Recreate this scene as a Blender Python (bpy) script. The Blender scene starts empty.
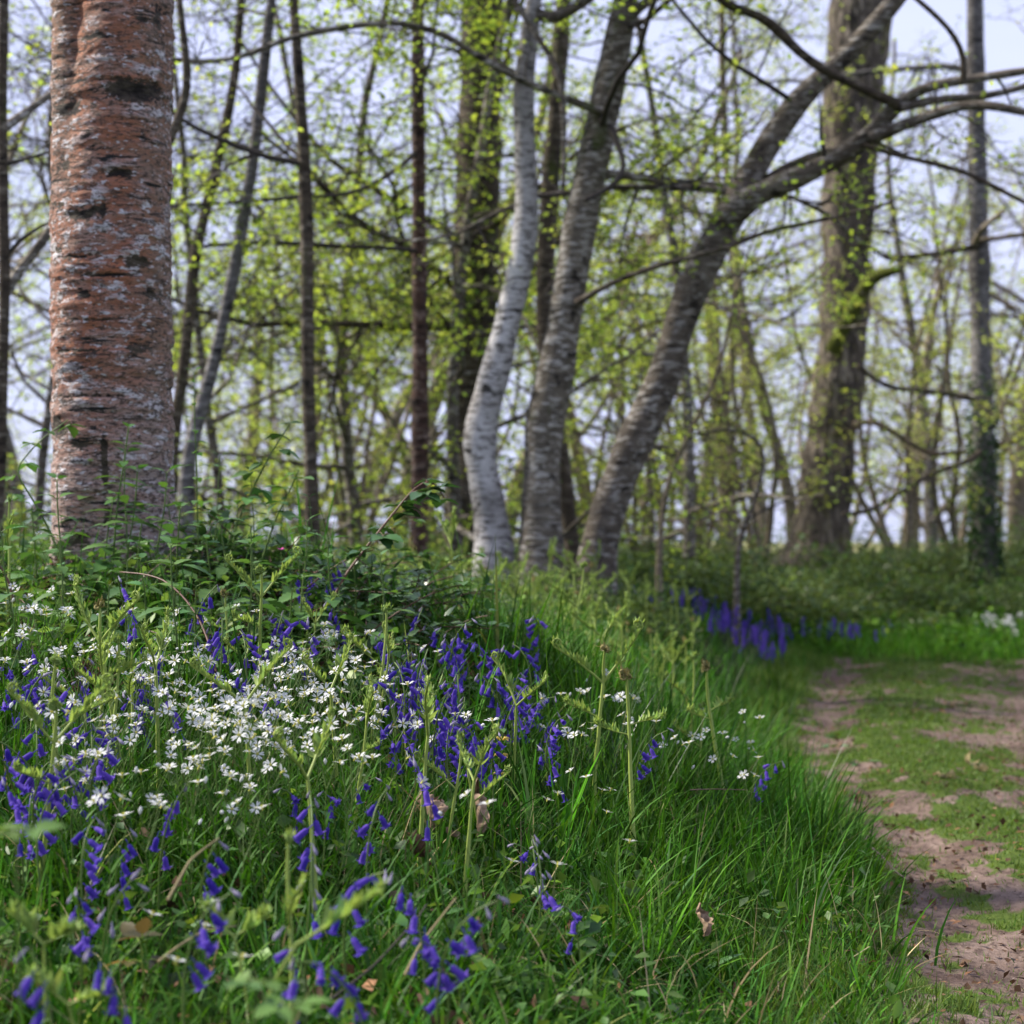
import bpy, math, random
import numpy as np
from mathutils import Vector, Matrix
R = np.random.default_rng(7)
random.seed(7)
S = bpy.context.scene
COL = S.collection
TAU = 2*math.pi
F = 2000.0; HZ = 540.0; CZ = 0.85          # focal length in pixels, horizon row, camera height

# ---------------------------------------------------------------- helpers
def P(px, py, d):                          # the point seen at a pixel, d metres in front
    return np.array([(px-512)/F*d, d, CZ-(py-HZ)/F*d])
def sm(t):
    t = np.clip(t, 0, 1); return t*t*(3-2*t)
def _hash(i, j, k):
    h = (i*374761393 + j*668265263 + k*2147483647) & 0xffffffff
    h = ((h ^ (h >> 13))*1274126177) & 0xffffffff
    h = h ^ (h >> 16)
    return (h & 0xffff)/65535.0
def vnoise(x, y, z):
    x, y, z = np.broadcast_arrays(np.asarray(x, float), np.asarray(y, float), np.asarray(z, float))
    i = np.floor(x).astype(np.int64); j = np.floor(y).astype(np.int64); k = np.floor(z).astype(np.int64)
    u = x-i; v = y-j; w = z-k
    u = u*u*(3-2*u); v = v*v*(3-2*v); w = w*w*(3-2*w)
    r = 0
    for a in (0, 1):
        for b in (0, 1):
            for c in (0, 1):
                r = r+_hash(i+a, j+b, k+c)*(u if a else 1-u)*(v if b else 1-v)*(w if c else 1-w)
    return r
def fbm(x, y, z=0, o=4):
    s = 0; a = .5; f = 1; t = 0
    for q in range(o):
        s = s+a*vnoise(np.asarray(x)*f+q*17.3, np.asarray(y)*f-q*9.1, np.asarray(z)*f+q*5.7); t += a; a *= .5; f *= 2.03
    return s/t
def nrm(v):
    v = np.asarray(v, float); return v/np.maximum(np.linalg.norm(v, axis=-1, keepdims=True), 1e-9)

class MB:                                  # collects faces and links them as ONE mesh object
    def __init__(s):
        s.v = []; s.q = []; s.t = []; s.c = []; s.n = 0
    def add(s, v, quads=None, tris=None, tint=None):
        v = np.asarray(v, float).reshape(-1, 3)
        if quads is not None and len(quads): s.q.append(np.asarray(quads, np.int64).reshape(-1, 4)+s.n)
        if tris is not None and len(tris): s.t.append(np.asarray(tris, np.int64).reshape(-1, 3)+s.n)
        c = np.ones((len(v), 3)) if tint is None else np.broadcast_to(np.asarray(tint, float), (len(v), 3))
        s.v.append(v); s.c.append(c); s.n += len(v)
    def tube(s, pts, rad, k=6, tint=None, ref=None, rough=0, cap=False):
        pts = np.asarray(pts, float); n = len(pts)
        rad = np.broadcast_to(np.asarray(rad, float), (n,))
        t = nrm(np.gradient(pts, axis=0))
        if ref is None:
            m = np.abs(t).mean(0); ref = np.eye(3)[int(np.argmin(m))]
        b = nrm(np.cross(t, ref)); a = np.cross(b, t)
        th = np.arange(k)/k*TAU
        rr = rad[:, None]*np.ones((1, k))
        if rough:
            dv = a[:, None]*np.cos(th)[None, :, None]+b[:, None]*np.sin(th)[None, :, None]
            pp = pts[:, None]+rr[..., None]*dv
            sc = .55/max(rad.max(), .02)
            rr = rr*(1+rough*(fbm(pp[..., 0]*sc, pp[..., 1]*sc, pp[..., 2]*sc*.5, 3)-.5)*2)
        v = pts[:, None]+rr[..., None]*(a[:, None]*np.cos(th)[None, :, None]+b[:, None]*np.sin(th)[None, :, None])
        i = np.arange(n-1)[:, None]*k; j = np.arange(k)[None]; j2 = (j+1) % k
        q = np.stack([i+j, i+j2, i+k+j2, i+k+j], -1).reshape(-1, 4)
        v = v.reshape(-1, 3); tr = None
        if cap:
            v = np.vstack([v, pts[-1:]+t[-1:]*rad[-1]*.5]); e = (n-1)*k
            tr = [[e+x, e+(x+1) % k, n*k] for x in range(k)]
        s.add(v, q, tr, tint)
    def inst(s, tv, tq, tt, o, X, Y, Z, sc, tint=None):   # copies of a template, all in this one mesh
        o = np.asarray(o, float).reshape(-1, 3); n = len(o); m = len(tv)
        if n == 0: return
        sc = np.broadcast_to(np.asarray(sc, float), (n,))
        tv = np.asarray(tv, float)
        v = o[:, None]+sc[:, None, None]*(tv[None, :, 0:1]*np.asarray(X)[:, None]+tv[None, :, 1:2]*np.asarray(Y)[:, None]+tv[None, :, 2:3]*np.asarray(Z)[:, None])
        off = (np.arange(n)*m)[:, None, None]
        q = None if tq is None or not len(tq) else (np.asarray(tq)[None]+off).reshape(-1, 4)
        t = None if tt is None or not len(tt) else (np.asarray(tt)[None]+off).reshape(-1, 3)
        c = None if tint is None else np.repeat(np.asarray(tint), m, 0)
        s.add(v.reshape(-1, 3), q, t, c)
    def mesh(s, name, mat, smooth=True):
        me = bpy.data.meshes.new(name)
        v = np.vstack(s.v); c = np.vstack(s.c)
        q = np.vstack(s.q) if s.q else np.zeros((0, 4), int); t = np.vstack(s.t) if s.t else np.zeros((0, 3), int)
        me.vertices.add(len(v)); me.vertices.foreach_set('co', v.astype(np.float32).ravel())
        loops = np.concatenate([q.ravel(), t.ravel()]).astype(np.int32)
        me.loops.add(len(loops)); me.loops.foreach_set('vertex_index', loops)
        st = np.concatenate([np.arange(len(q))*4, len(q)*4+np.arange(len(t))*3]).astype(np.int32)
        me.polygons.add(len(st)); me.polygons.foreach_set('loop_start', st)
        me.update(calc_edges=True)
        me.polygons.foreach_set('use_smooth', np.full(len(st), smooth, bool))
        at = me.attributes.new('tint', 'FLOAT_COLOR', 'POINT')
        at.data.foreach_set('color', np.hstack([c, np.ones((len(c), 1))]).astype(np.float32).ravel())
        me.materials.append(mat); me.validate()
        return me
    def build(s, name, mat, parent=None, smooth=True):
        o = bpy.data.objects.new(name, s.mesh(name, mat, smooth)); COL.objects.link(o)
        if parent is not None: o.parent = parent
        return o
def tag(o, label=None, cat=None, group=None, kind=None):
    for k, v in (('label', label), ('category', cat), ('group', group), ('kind', kind)):
        if v: o[k] = v
    return o
def empty(name, loc, label=None, cat=None, group=None):
    o = bpy.data.objects.new(name, None); COL.objects.link(o); o.location = loc; o.empty_display_size = .05
    return tag(o, label, cat, group)
def dup(root, loc, rz=0, sc=1, tilt=0, tdir=0):
    c = root.copy(); COL.objects.link(c); c.location = loc
    place(c, rz, sc, tilt, tdir)
    for ch in root.children:
        d = ch.copy(); COL.objects.link(d); d.parent = c
        for g in ch.children:
            e = g.copy(); COL.objects.link(e); e.parent = d
    return c
def place(c, rz=0, sc=1, tilt=0, tdir=0):
    m = Matrix.Rotation(tilt, 3, Vector((-math.sin(tdir), math.cos(tdir), 0))) @ Matrix.Rotation(rz, 3, 'Z')
    c.rotation_euler = m.to_euler(); c.scale = (sc, sc, sc)
def drop(root):                            # removes a prototype nobody used
    for ch in list(root.children_recursive): bpy.data.objects.remove(ch)
    bpy.data.objects.remove(root)
class Kind:                                # a prototype: used itself first, copied afterwards
    def __init__(s, roots): s.roots = roots; s.used = [False]*len(roots)
    def put(s, i, loc, rz=0, sc=1, tilt=0, tdir=0):
        i %= len(s.roots)
        if not s.used[i]:
            s.used[i] = True; o = s.roots[i]; o.location = loc; place(o, rz, sc, tilt, tdir); return o
        return dup(s.roots[i], loc, rz, sc, tilt, tdir)
    def finish(s):
        for u, r in zip(s.used, s.roots):
            if not u: drop(r)
def project(p): return 512+p[0]/p[1]*F, HZ-(p[2]-CZ)/p[1]*F

# ---------------------------------------------------------------- materials
class NT:
    def __init__(s, name):
        s.m = bpy.data.materials.new(name); s.m.use_nodes = True; s.t = s.m.node_tree; s.t.nodes.clear()
        s.out = s.n('ShaderNodeOutputMaterial')
    def n(s, k, ins=None, **kw):
        x = s.t.nodes.new(k)
        for a, b in kw.items(): setattr(x, a, b)
        for a, b in (ins or {}).items():
            if isinstance(b, bpy.types.NodeSocket): s.t.links.new(b, x.inputs[a])
            else: x.inputs[a].default_value = b
        return x
    def mix(s, f, a, b, mode='MIX'):
        x = s.n('ShaderNodeMix', data_type='RGBA', blend_type=mode)
        for idx, v in ((0, f), (6, a), (7, b)):
            if isinstance(v, bpy.types.NodeSocket): s.t.links.new(v, x.inputs[idx])
            elif idx == 0: x.inputs[0].default_value = v
            else: x.inputs[idx].default_value = (*v[:3], 1)
        return x.outputs[2]
    def math(s, op, a, b=0.0, c=0.0):
        x = s.n('ShaderNodeMath', operation=op)
        for i, v in enumerate((a, b, c)):
            if isinstance(v, bpy.types.NodeSocket): s.t.links.new(v, x.inputs[i])
            else: x.inputs[i].default_value = v
        return x.outputs[0]
    def coord(s, scale=(1, 1, 1)):
        tc = s.n('ShaderNodeTexCoord'); mp = s.n('ShaderNodeMapping', {0: tc.outputs['Object']}); mp.inputs['Scale'].default_value = scale
        return mp.outputs[0]
    def noise(s, vec, scale, detail=4, rough=.55, dist=0):
        return s.n('ShaderNodeTexNoise', {'Vector': vec, 'Scale': scale, 'Detail': detail, 'Roughness': rough, 'Distortion': dist}).outputs[0]
    def ramp(s, f, lo, hi):
        x = s.n('ShaderNodeMapRange', {0: f, 1: lo, 2: hi}, clamp=True); return x.outputs[0]
    def attr(s, name='tint'):
        return s.n('ShaderNodeAttribute', attribute_name=name).outputs['Color']
    def bump(s, h, st=.4, dist=.01):
        return s.n('ShaderNodeBump', {'Height': h, 'Strength': st, 'Distance': dist}).outputs[0]
    def principled(s, col, rough=.7, spec=.3, normal=None):
        p = s.n('ShaderNodeBsdfPrincipled', {'Roughness': rough, 'Specular IOR Level': spec})
        if isinstance(col, bpy.types.NodeSocket): s.t.links.new(col, p.inputs['Base Color'])
        else: p.inputs['Base Color'].default_value = (*col, 1)
        if normal is not None: s.t.links.new(normal, p.inputs['Normal'])
        return p.outputs[0]
    def finish(s, sh):
        s.t.links.new(sh, s.out.inputs[0]); return s.m
def leafmat(name, col, rough=.5, spec=.3, trans=.35, tcol=None, vary=.25, each=0.0):
    t = NT(name); c = t.mix(1, col, t.attr(), 'MULTIPLY')
    if each: c = t.mix(1, c, t.mix(t.n('ShaderNodeObjectInfo').outputs['Random'], (1-each, 1-each, 1-each*.6), (1+each*1.3, 1+each, 1+each*.5)), 'MULTIPLY')
    f = t.noise(t.coord(), 60, 2)
    c = t.mix(vary, c, t.mix(1, c, t.mix(f, (.35, .4, .35), (1.6, 1.5, 1.4)), 'MULTIPLY'))
    p = t.principled(c, rough, spec)
    if trans <= 0: return t.finish(p)
    tc = t.mix(1, tcol or tuple(min(1, x*1.25) for x in col), t.attr(), 'MULTIPLY')
    tr = t.n('ShaderNodeBsdfTranslucent', {0: tc}).outputs[0]
    return t.finish(t.n('ShaderNodeMixShader', {0: trans, 1: p, 2: tr}).outputs[0])
def barkmat(name, dark, mid, pale, palecover=.5, moss=.2, mosscol=(.06, .075, .015), hor=3.2, ver=1, scale=3.2, bd=.02):
    t = NT(name)
    st = t.coord((1, 1, hor/ver if ver == 1 else 1/ver))
    a = t.noise(st, scale*2, 6, .7, .3); b = t.noise(st, scale*4.5, 3, .6); big = t.noise(t.coord(), scale*.7, 5, .6)
    c = t.mix(t.ramp(a, .35, .68), dark, mid)
    c = t.mix(t.math('MULTIPLY', t.ramp(b, .62-.25*palecover, .70-.25*palecover), t.ramp(big, .25, .6)), c, pale)
    c = t.mix(t.math('MULTIPLY', t.ramp(t.noise(st, scale*3.1, 5, .6), .60, .66), .9), c, tuple(x*.35 for x in dark))
    lo = t.noise(t.coord((1, 1, .6)), 1.3, 3, .5); c = t.mix(t.math('MULTIPLY', t.ramp(lo, .38, .66), .75), c, t.mix(1, c, (.50, .47, .42), 'MULTIPLY'))
    c = t.mix(t.math('MULTIPLY', t.ramp(t.noise(t.coord((1, 1, 1.4)), 9, 3, .5), .64, .68), .9), c, tuple(x*.3 for x in dark))
    m = t.noise(t.coord((1, 1, .5)), scale*1.3, 6, .7)
    c = t.mix(t.ramp(m, .70-.35*moss, .85-.35*moss), c, mosscol)
    h = t.math('ADD', t.math('MULTIPLY', a, .7), t.math('MULTIPLY', b, .5))
    return t.finish(t.principled(c, .85, .2, t.bump(h, .8, bd)))
def plainmat(name, col, rough=.6, spec=.3, var=.5, sc=80):
    t = NT(name); f = t.noise(t.coord(), sc, 3)
    c = t.mix(1, t.mix(f, tuple(x*(1-var) for x in col), tuple(min(1, x*(1+var)) for x in col)), t.attr(), 'MULTIPLY')
    return t.finish(t.principled(c, rough, spec, t.bump(f, .3, .002)))

M = {}
M['grass'] = leafmat('grass_blades', (.038, .112, .009), .6, .12, .22, (.065, .20, .008))
M['turf'] = leafmat('turf', (.085, .145, .022), .55, .25, .35, (.12, .2, .02))
M['rush'] = leafmat('rush', (.025, .062, .018), .4, .4, 0)
M['spring'] = leafmat('spring_leaf', (.21, .29, .05), .5, .3, .58, (.50, .60, .08))
M['yellow'] = leafmat('bud_leaf', (.255, .31, .06), .55, .25, .58, (.50, .58, .10))
M['deep'] = leafmat('canopy_leaf', (.165, .245, .04), .5, .3, .58, (.42, .55, .06))
M['nettle'] = leafmat('nettle_leaf', (.085, .18, .048), .5, .3, .3, (.10, .22, .03))
M['bramble'] = leafmat('bramble_leaf', (.046, .105, .032), .35, .5, .22, (.06, .14, .02))
M['thicket'] = leafmat('thicket_leaf', (.070, .118, .030), .5, .35, .3, (.16, .23, .04))
M['ivy'] = leafmat('ivy_leaf', (.040, .095, .020), .45, .35, .15)
M['herb'] = leafmat('herb_leaf', (.095, .185, .04), .5, .3, .3, (.16, .28, .04))
M['dock'] = leafmat('dock_leaf', (.085, .17, .060), .45, .4, .3)
M['fern'] = leafmat('fern_leaflet', (.24, .34, .085), .6, .2, .35, (.3, .42, .07))
M['stalk'] = leafmat('bracken_stalk', (.27, .35, .07), .5, .3, .1, (.3, .4, .07))
M['stem'] = leafmat('green_stem', (.09, .15, .03), .5, .3, .1)
M['redstem'] = plainmat('cane', (.11, .050, .032), .5, .35)
M['crozier'] = plainmat('crozier_scale', (.24, .21, .08), .8, .1)
M['violet'] = leafmat('bluebell_petal', (.095, .058, .37), .75, .12, .35, (.12, .075, .56), .15, .5)
M['bud'] = leafmat('bluebell_bud', (.30, .27, .38), .6, .2, .2)
M['white'] = leafmat('stitchwort_petal', (.66, .67, .66), .6, .2, .3, (.7, .72, .66), .05)
M['centre'] = plainmat('flower_centre', (.50, .48, .10), .7, .1)
M['gold'] = leafmat('yellow_petal', (.70, .55, .14), .5, .3, .3)
M['magenta'] = leafmat('pink_petal', (.50, .08, .33), .5, .3, .3)
M['dead'] = leafmat('dead_leaf', (.30, .215, .155), .8, .15, .15, (.25, .16, .09), .7)
M['litter'] = leafmat('litter', (.105, .060, .036), .85, .15, .1, None, .7)
M['bronze'] = leafmat('bronze_leaf', (.10, .085, .030), .45, .35, .3, (.2, .12, .03))
M['straw'] = leafmat('straw', (.30, .25, .13), .7, .2, .2)
M['twig'] = plainmat('twig_bark', (.050, .042, .035), .8, .2)
M['twigpale'] = plainmat('twig_pale', (.16, .12, .085), .8, .2)
M['twigwarm'] = plainmat('twig_warm', (.12, .085, .05), .8, .2)
M['moss'] = plainmat('moss', (.075, .085, .02), .95, .05)
M['b_white'] = barkmat('bark_silver', (.07, .06, .05), (.33, .31, .30), (.62, .605, .60), .8, .16)
M['b_grey'] = barkmat('bark_grey', (.060, .050, .038), (.215, .185, .145), (.46, .44, .40), .42, .40)
M['b_lean'] = barkmat('bark_lean', (.055, .045, .036), (.20, .168, .135), (.46, .44, .41), .36, .32)
M['b_dark'] = barkmat('bark_dark', (.040, .031, .023), (.110, .085, .060), (.22, .19, .15), .3, .40)
M['b_red'] = barkmat('bark_red', (.035, .022, .018), (.125, .070, .052), (.24, .18, .15), .35, .12)
M['b_oak'] = barkmat('bark_oak', (.035, .029, .024), (.19, .155, .125), (.34, .29, .23), .4, .46, (.13, .12, .025), 1, 4, 4, .07)
M['b_slate'] = barkmat('bark_slate', (.075, .07, .068), (.20, .185, .18), (.32, .31, .30), .4, .2)
M['b_far'] = barkmat('bark_far', (.13, .105, .075), (.28, .23, .165), (.38, .33, .26), .4, .35, (.14, .13, .04))
# ---------------------------------------------------------------- camera, light
cam = bpy.data.cameras.new('camera'); co = bpy.data.objects.new('camera', cam); COL.objects.link(co); S.camera = co
co.location = (0, 0, CZ); co.rotation_euler = (math.pi/2, 0, 0)
cam.sensor_width = 36; cam.lens = F/1024*36; cam.shift_y = (HZ-512)/1024; cam.clip_start = .05; cam.clip_end = 5000
cam.dof.use_dof = True; cam.dof.focus_distance = 3.9; cam.dof.aperture_fstop = 4.8; cam.dof.aperture_blades = 9
W = bpy.data.worlds.new('World'); S.world = W; W.use_nodes = True
wt = W.node_tree; wt.nodes.clear()
SUN_EL, SUN_AZ = math.radians(42), math.radians(-72)      # azimuth from +Y towards +X
sky = wt.nodes.new('ShaderNodeTexSky'); sky.sky_type = 'NISHITA'; sky.sun_disc = False
sky.sun_elevation = SUN_EL; sky.sun_rotation = SUN_AZ; sky.air_density = 1.0; sky.dust_density = 1.6; sky.ozone_density = 1.6
tc = wt.nodes.new('ShaderNodeTexCoord'); mp = wt.nodes.new('ShaderNodeMapping'); mp.inputs['Scale'].default_value = (3, 3, 9)
nz = wt.nodes.new('ShaderNodeTexNoise'); nz.inputs['Scale'].default_value = 1.6; nz.inputs['Detail'].default_value = 6
mr = wt.nodes.new('ShaderNodeMapRange'); mr.inputs[1].default_value = .30; mr.inputs[2].default_value = .66; mr.inputs[3].default_value = .72; mr.inputs[4].default_value = .95
mx = wt.nodes.new('ShaderNodeMix'); mx.data_type = 'RGBA'; mx.inputs[7].default_value = (6.4, 6.9, 9.9, 1)     # veil of thin cloud
bg = wt.nodes.new('ShaderNodeBackground'); bg.inputs[1].default_value = .075
wo = wt.nodes.new('ShaderNodeOutputWorld')
L = wt.links.new
L(tc.outputs['Generated'], mp.inputs[0]); L(mp.outputs[0], nz.inputs[0]); L(nz.outputs[0], mr.inputs[0]); L(mr.outputs[0], mx.inputs[0])
L(sky.outputs[0], mx.inputs[6]); L(mx.outputs[2], bg.inputs[0]); L(bg.outputs[0], wo.inputs[0])
sl = bpy.data.lights.new('sun', 'SUN'); so = bpy.data.objects.new('sun', sl); COL.objects.link(so)
sl.energy = 5; sl.angle = math.radians(4); sl.color = (1, .93, .82)
dv = Vector((math.sin(SUN_AZ)*math.cos(SUN_EL), math.cos(SUN_AZ)*math.cos(SUN_EL), math.sin(SUN_EL)))
so.rotation_euler = dv.to_track_quat('Z', 'Y').to_euler(); so.location = (-20, 10, 30)
S.view_settings.view_transform = 'Standard'; S.view_settings.look = 'None'; S.view_settings.exposure = .86; S.view_settings.gamma = 1
S.cycles.max_bounces = 6; S.cycles.diffuse_bounces = 3; S.cycles.glossy_bounces = 2; S.cycles.transmission_bounces = 4
S.cycles.transparent_max_bounces = 4; S.cycles.caustics_reflective = False; S.cycles.caustics_refractive = False
S.cycles.use_denoising = True; S.cycles.use_adaptive_sampling = True; S.cycles.adaptive_threshold = .015

# ---------------------------------------------------------------- ground
def xedge(y):
    return np.interp(y, [0, 3.7, 5.3, 8.5, 11, 14, 16, 20], [.50, .68, .90, 1.08, 1.50, 2.18, 2.8, 3.4])
def bank(x, y):
    e = xedge(y)
    b = np.interp(y, [1, 2.2, 3.6, 5.2], [.10, .12, .20, .28])*sm((e-x)/1.0)+np.interp(y, [1, 2.5, 4, 5.6, 8, 11, 16], [.0, .04, .2, .45, .22, .14, .2])*sm((e-x)/1.9)
    r = .72*sm((y-13.8)/8.5)
    z = np.maximum(b, r)-np.maximum(0, np.minimum(b, r))*.0
    return z-np.clip(y-22, 0, 45)*.075
def ground(x, y):
    x = np.asarray(x, float); y = np.asarray(y, float)
    near = sm((30-np.abs(y))/15)
    z = bank(x, y)+near*((fbm(x*1.4, y*1.4, 3, 3)-.5)*.07+(fbm(x*7, y*7, 9, 2)-.5)*.018)
    z = z-.040*np.exp(-((x-path_a(y))/.2)**2)*(y < 14)*(y > 0)-.045*np.exp(-((x-path_b(y))/.4)**2)*(y < 14)*(y > 0)
    return z
def path_a(y): return np.interp(y, [0, 3.5, 4.2, 4.7, 5.3, 6, 7.5, 9, 12, 14], [.85, .94, .99, 1.07, 1.10, 1.14, 1.20, 1.36, 1.95, 2.35])+.02*np.sin(y*2.1)
def path_b(y): return np.interp(y, [0, 5, 7, 8.5, 10.6, 14], [1.75, 1.85, 2.0, 2.17, 2.75, 3.7])+.05*np.sin(y*1.7+1)
def soil(x, y):                            # 1 on the trodden soil, 0 where turf covers it
    n = fbm(x*2.6, y*1.5, 1, 4)-.5; n2 = fbm(x*9, y*5, 4, 3)-.5
    wa = np.interp(y, [0, 3.5, 4.2, 4.7, 5.3, 6, 8.5, 10, 14], [.44, .42, .36, .25, .21, .20, .19, .18, .22])
    a = 1-np.abs(x-path_a(y))/wa*.62
    b = 1-np.abs(x-path_b(y))/np.interp(y, [5, 7, 8.5, 11, 14], [.10, .36, .48, .62, .5])*.62
    v = np.maximum(a, b)-.38
    v = np.where(y > 13.6, v-(y-13.6)*1.2, v)
    v = v+n*.95+n2*1.7-np.interp(y, [3, 4.2, 5.2, 9.5, 12], [.16, .16, .27, .20, .10])
    v = v+(fbm(x*34, y*15, 7, 3)-.5)*1.6
    return sm(v/.40+.5)
xs = np.unique(np.concatenate([np.linspace(-4, 5, 130), -4-np.geomspace(.1, 2500, 44), 5+np.geomspace(.1, 2500, 44)]))
ys = np.unique(np.concatenate([np.linspace(.5, 22, 260), np.linspace(22, 80, 60), 80+np.geomspace(1, 3500, 30), .5-np.geomspace(.2, 300, 20)]))
gx, gy = np.meshgrid(xs, ys)
def path_in(x, y): return sm((x-xedge(y)+.05)/.1)*sm((5.2-x)/.1)*sm((15-y)/.2)*sm((y-1.4)/.2)
gz = ground(gx, gy)-.05*path_in(gx, gy)
def grid_mesh(gx, gy, gz, tint=None):
    m = MB(); h, w = gx.shape
    i = np.arange(h-1)[:, None]*w; j = np.arange(w-1)[None]
    m.add(np.stack([gx, gy, gz], -1).reshape(-1, 3), np.stack([i+j, i+j+1, i+w+j+1, i+w+j], -1).reshape(-1, 4), None, tint)
    return m
t = NT('woodland_floor')
c0 = t.coord()
c = t.mix(t.ramp(t.noise(c0, 3, 6, .7), .35, .65), (.022, .030, .010), (.050, .075, .018))
c = t.mix(t.ramp(t.noise(c0, 26, 4, .7), .55, .75), c, (.055, .040, .024))
sep = t.n('ShaderNodeSeparateXYZ', {0: c0})
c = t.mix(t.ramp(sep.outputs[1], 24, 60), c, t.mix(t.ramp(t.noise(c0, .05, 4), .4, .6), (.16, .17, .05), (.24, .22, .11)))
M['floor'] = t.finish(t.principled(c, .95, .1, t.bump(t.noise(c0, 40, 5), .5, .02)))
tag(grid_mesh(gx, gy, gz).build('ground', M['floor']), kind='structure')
# the trodden path: soil with moss where it is not walked on
px_, py_ = np.meshgrid(np.arange(.5, 5.25, .03), np.arange(1.4, 15.2, .04))
xo = np.maximum(px_, xedge(py_)-.06+.0*px_); so_ = soil(xo, py_)
pz_ = ground(xo, py_)+.004+.030*so_*(fbm(xo*14, py_*8, 2, 4)-.5)+.012*(fbm(xo*45, py_*30, 6, 3)-.5)
t = NT('path_soil'); c0 = t.coord((1, .55, 1))
n1 = t.noise(c0, 7, 6, .7); n2 = t.noise(c0, 45, 5, .75); n3 = t.noise(c0, 130, 3, .7)
dirt = t.mix(t.ramp(n1, .3, .7), (.085, .057, .045), (.27, .20, .165))
dirt = t.mix(t.ramp(n2, .48, .66), dirt, (.060, .040, .032))
dirt = t.mix(t.ramp(n3, .62, .75), dirt, (.42, .34, .29))
green = t.mix(t.ramp(n2, .35, .65), (.045, .075, .014), (.085, .12, .022))
sp = t.n('ShaderNodeSeparateColor', {0: t.attr()}).outputs[0]
dirt = t.mix(t.ramp(t.noise(t.coord(), 2.2, 4, .6), .40, .62), dirt, t.mix(1, dirt, (.62, .58, .56), 'MULTIPLY'))
c = t.mix(t.ramp(t.math('ADD', sp, t.math('MULTIPLY', t.math('SUBTRACT', n2, .5), .5)), .35, .6), green, dirt)
M['path'] = t.finish(t.principled(c, .95, .1, t.bump(t.math('ADD', n2, t.math('MULTIPLY', n3, .4)), .7, .012)))
tag(grid_mesh(xo, py_, pz_, np.repeat(so_.reshape(-1, 1), 3, 1)).build('path', M['path']), kind='structure')

# ---------------------------------------------------------------- grass (nobody could count it)
def blades(m, x, y, z, Ln, wd, az, lean, curve, tint, seg=4, sink=.01):
    n = len(x); s = (np.arange(seg+1)/seg)[None]
    ph = lean[:, None]+curve[:, None]*s
    hor = np.concatenate([np.zeros((n, 1)), np.cumsum(np.sin((ph[:, 1:]+ph[:, :-1])/2), 1)/seg], 1)*Ln[:, None]
    ver = np.concatenate([np.zeros((n, 1)), np.cumsum(np.cos((ph[:, 1:]+ph[:, :-1])/2), 1)/seg], 1)*Ln[:, None]
    cx = x[:, None]+hor*np.cos(az)[:, None]; cy = y[:, None]+hor*np.sin(az)[:, None]; cz = z[:, None]+ver-sink
    sa = az+np.pi/2+R.normal(0, .7, n)
    w = wd[:, None]*(1-s**2.2)*.5*(0.75+.25*np.minimum(1, s*4))
    L_ = np.stack([cx-w*np.cos(sa)[:, None], cy-w*np.sin(sa)[:, None], cz], -1)[:, :seg]
    R_ = np.stack([cx+w*np.cos(sa)[:, None], cy+w*np.sin(sa)[:, None], cz], -1)[:, :seg]
    tip = np.stack([cx, cy, cz], -1)[:, seg:]
    v = np.concatenate([L_, R_, tip], 1); k = 2*seg+1
    o = (np.arange(n)*k)[:, None, None]
    q = np.array([[i, seg+i, seg+i+1, i+1] for i in range(seg-1)])[None]+o
    tr = np.array([[seg-1, 2*seg-1, 2*seg]])[None]+o
    m.add(v.reshape(-1, 3), q.reshape(-1, 4), tr.reshape(-1, 3), np.repeat(tint, k, 0))
def scatter(n, x0, x1, y0, y1, dens):
    x = R.uniform(0, 1, n); y = R.uniform(y0, y1, n); x = x0(y)+(x1(y)-x0(y))*x
    keep = R.uniform(0, 1, n) < dens(x, y); return x[keep], y[keep]
def tints(n, hue=.14, val=.38):
    v = np.exp(R.normal(0, val, n)); h = R.normal(0, hue, n)
    return np.stack([v*(1+h), v*(1+h*.3), v*(1-h*.5)], -1)
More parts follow.
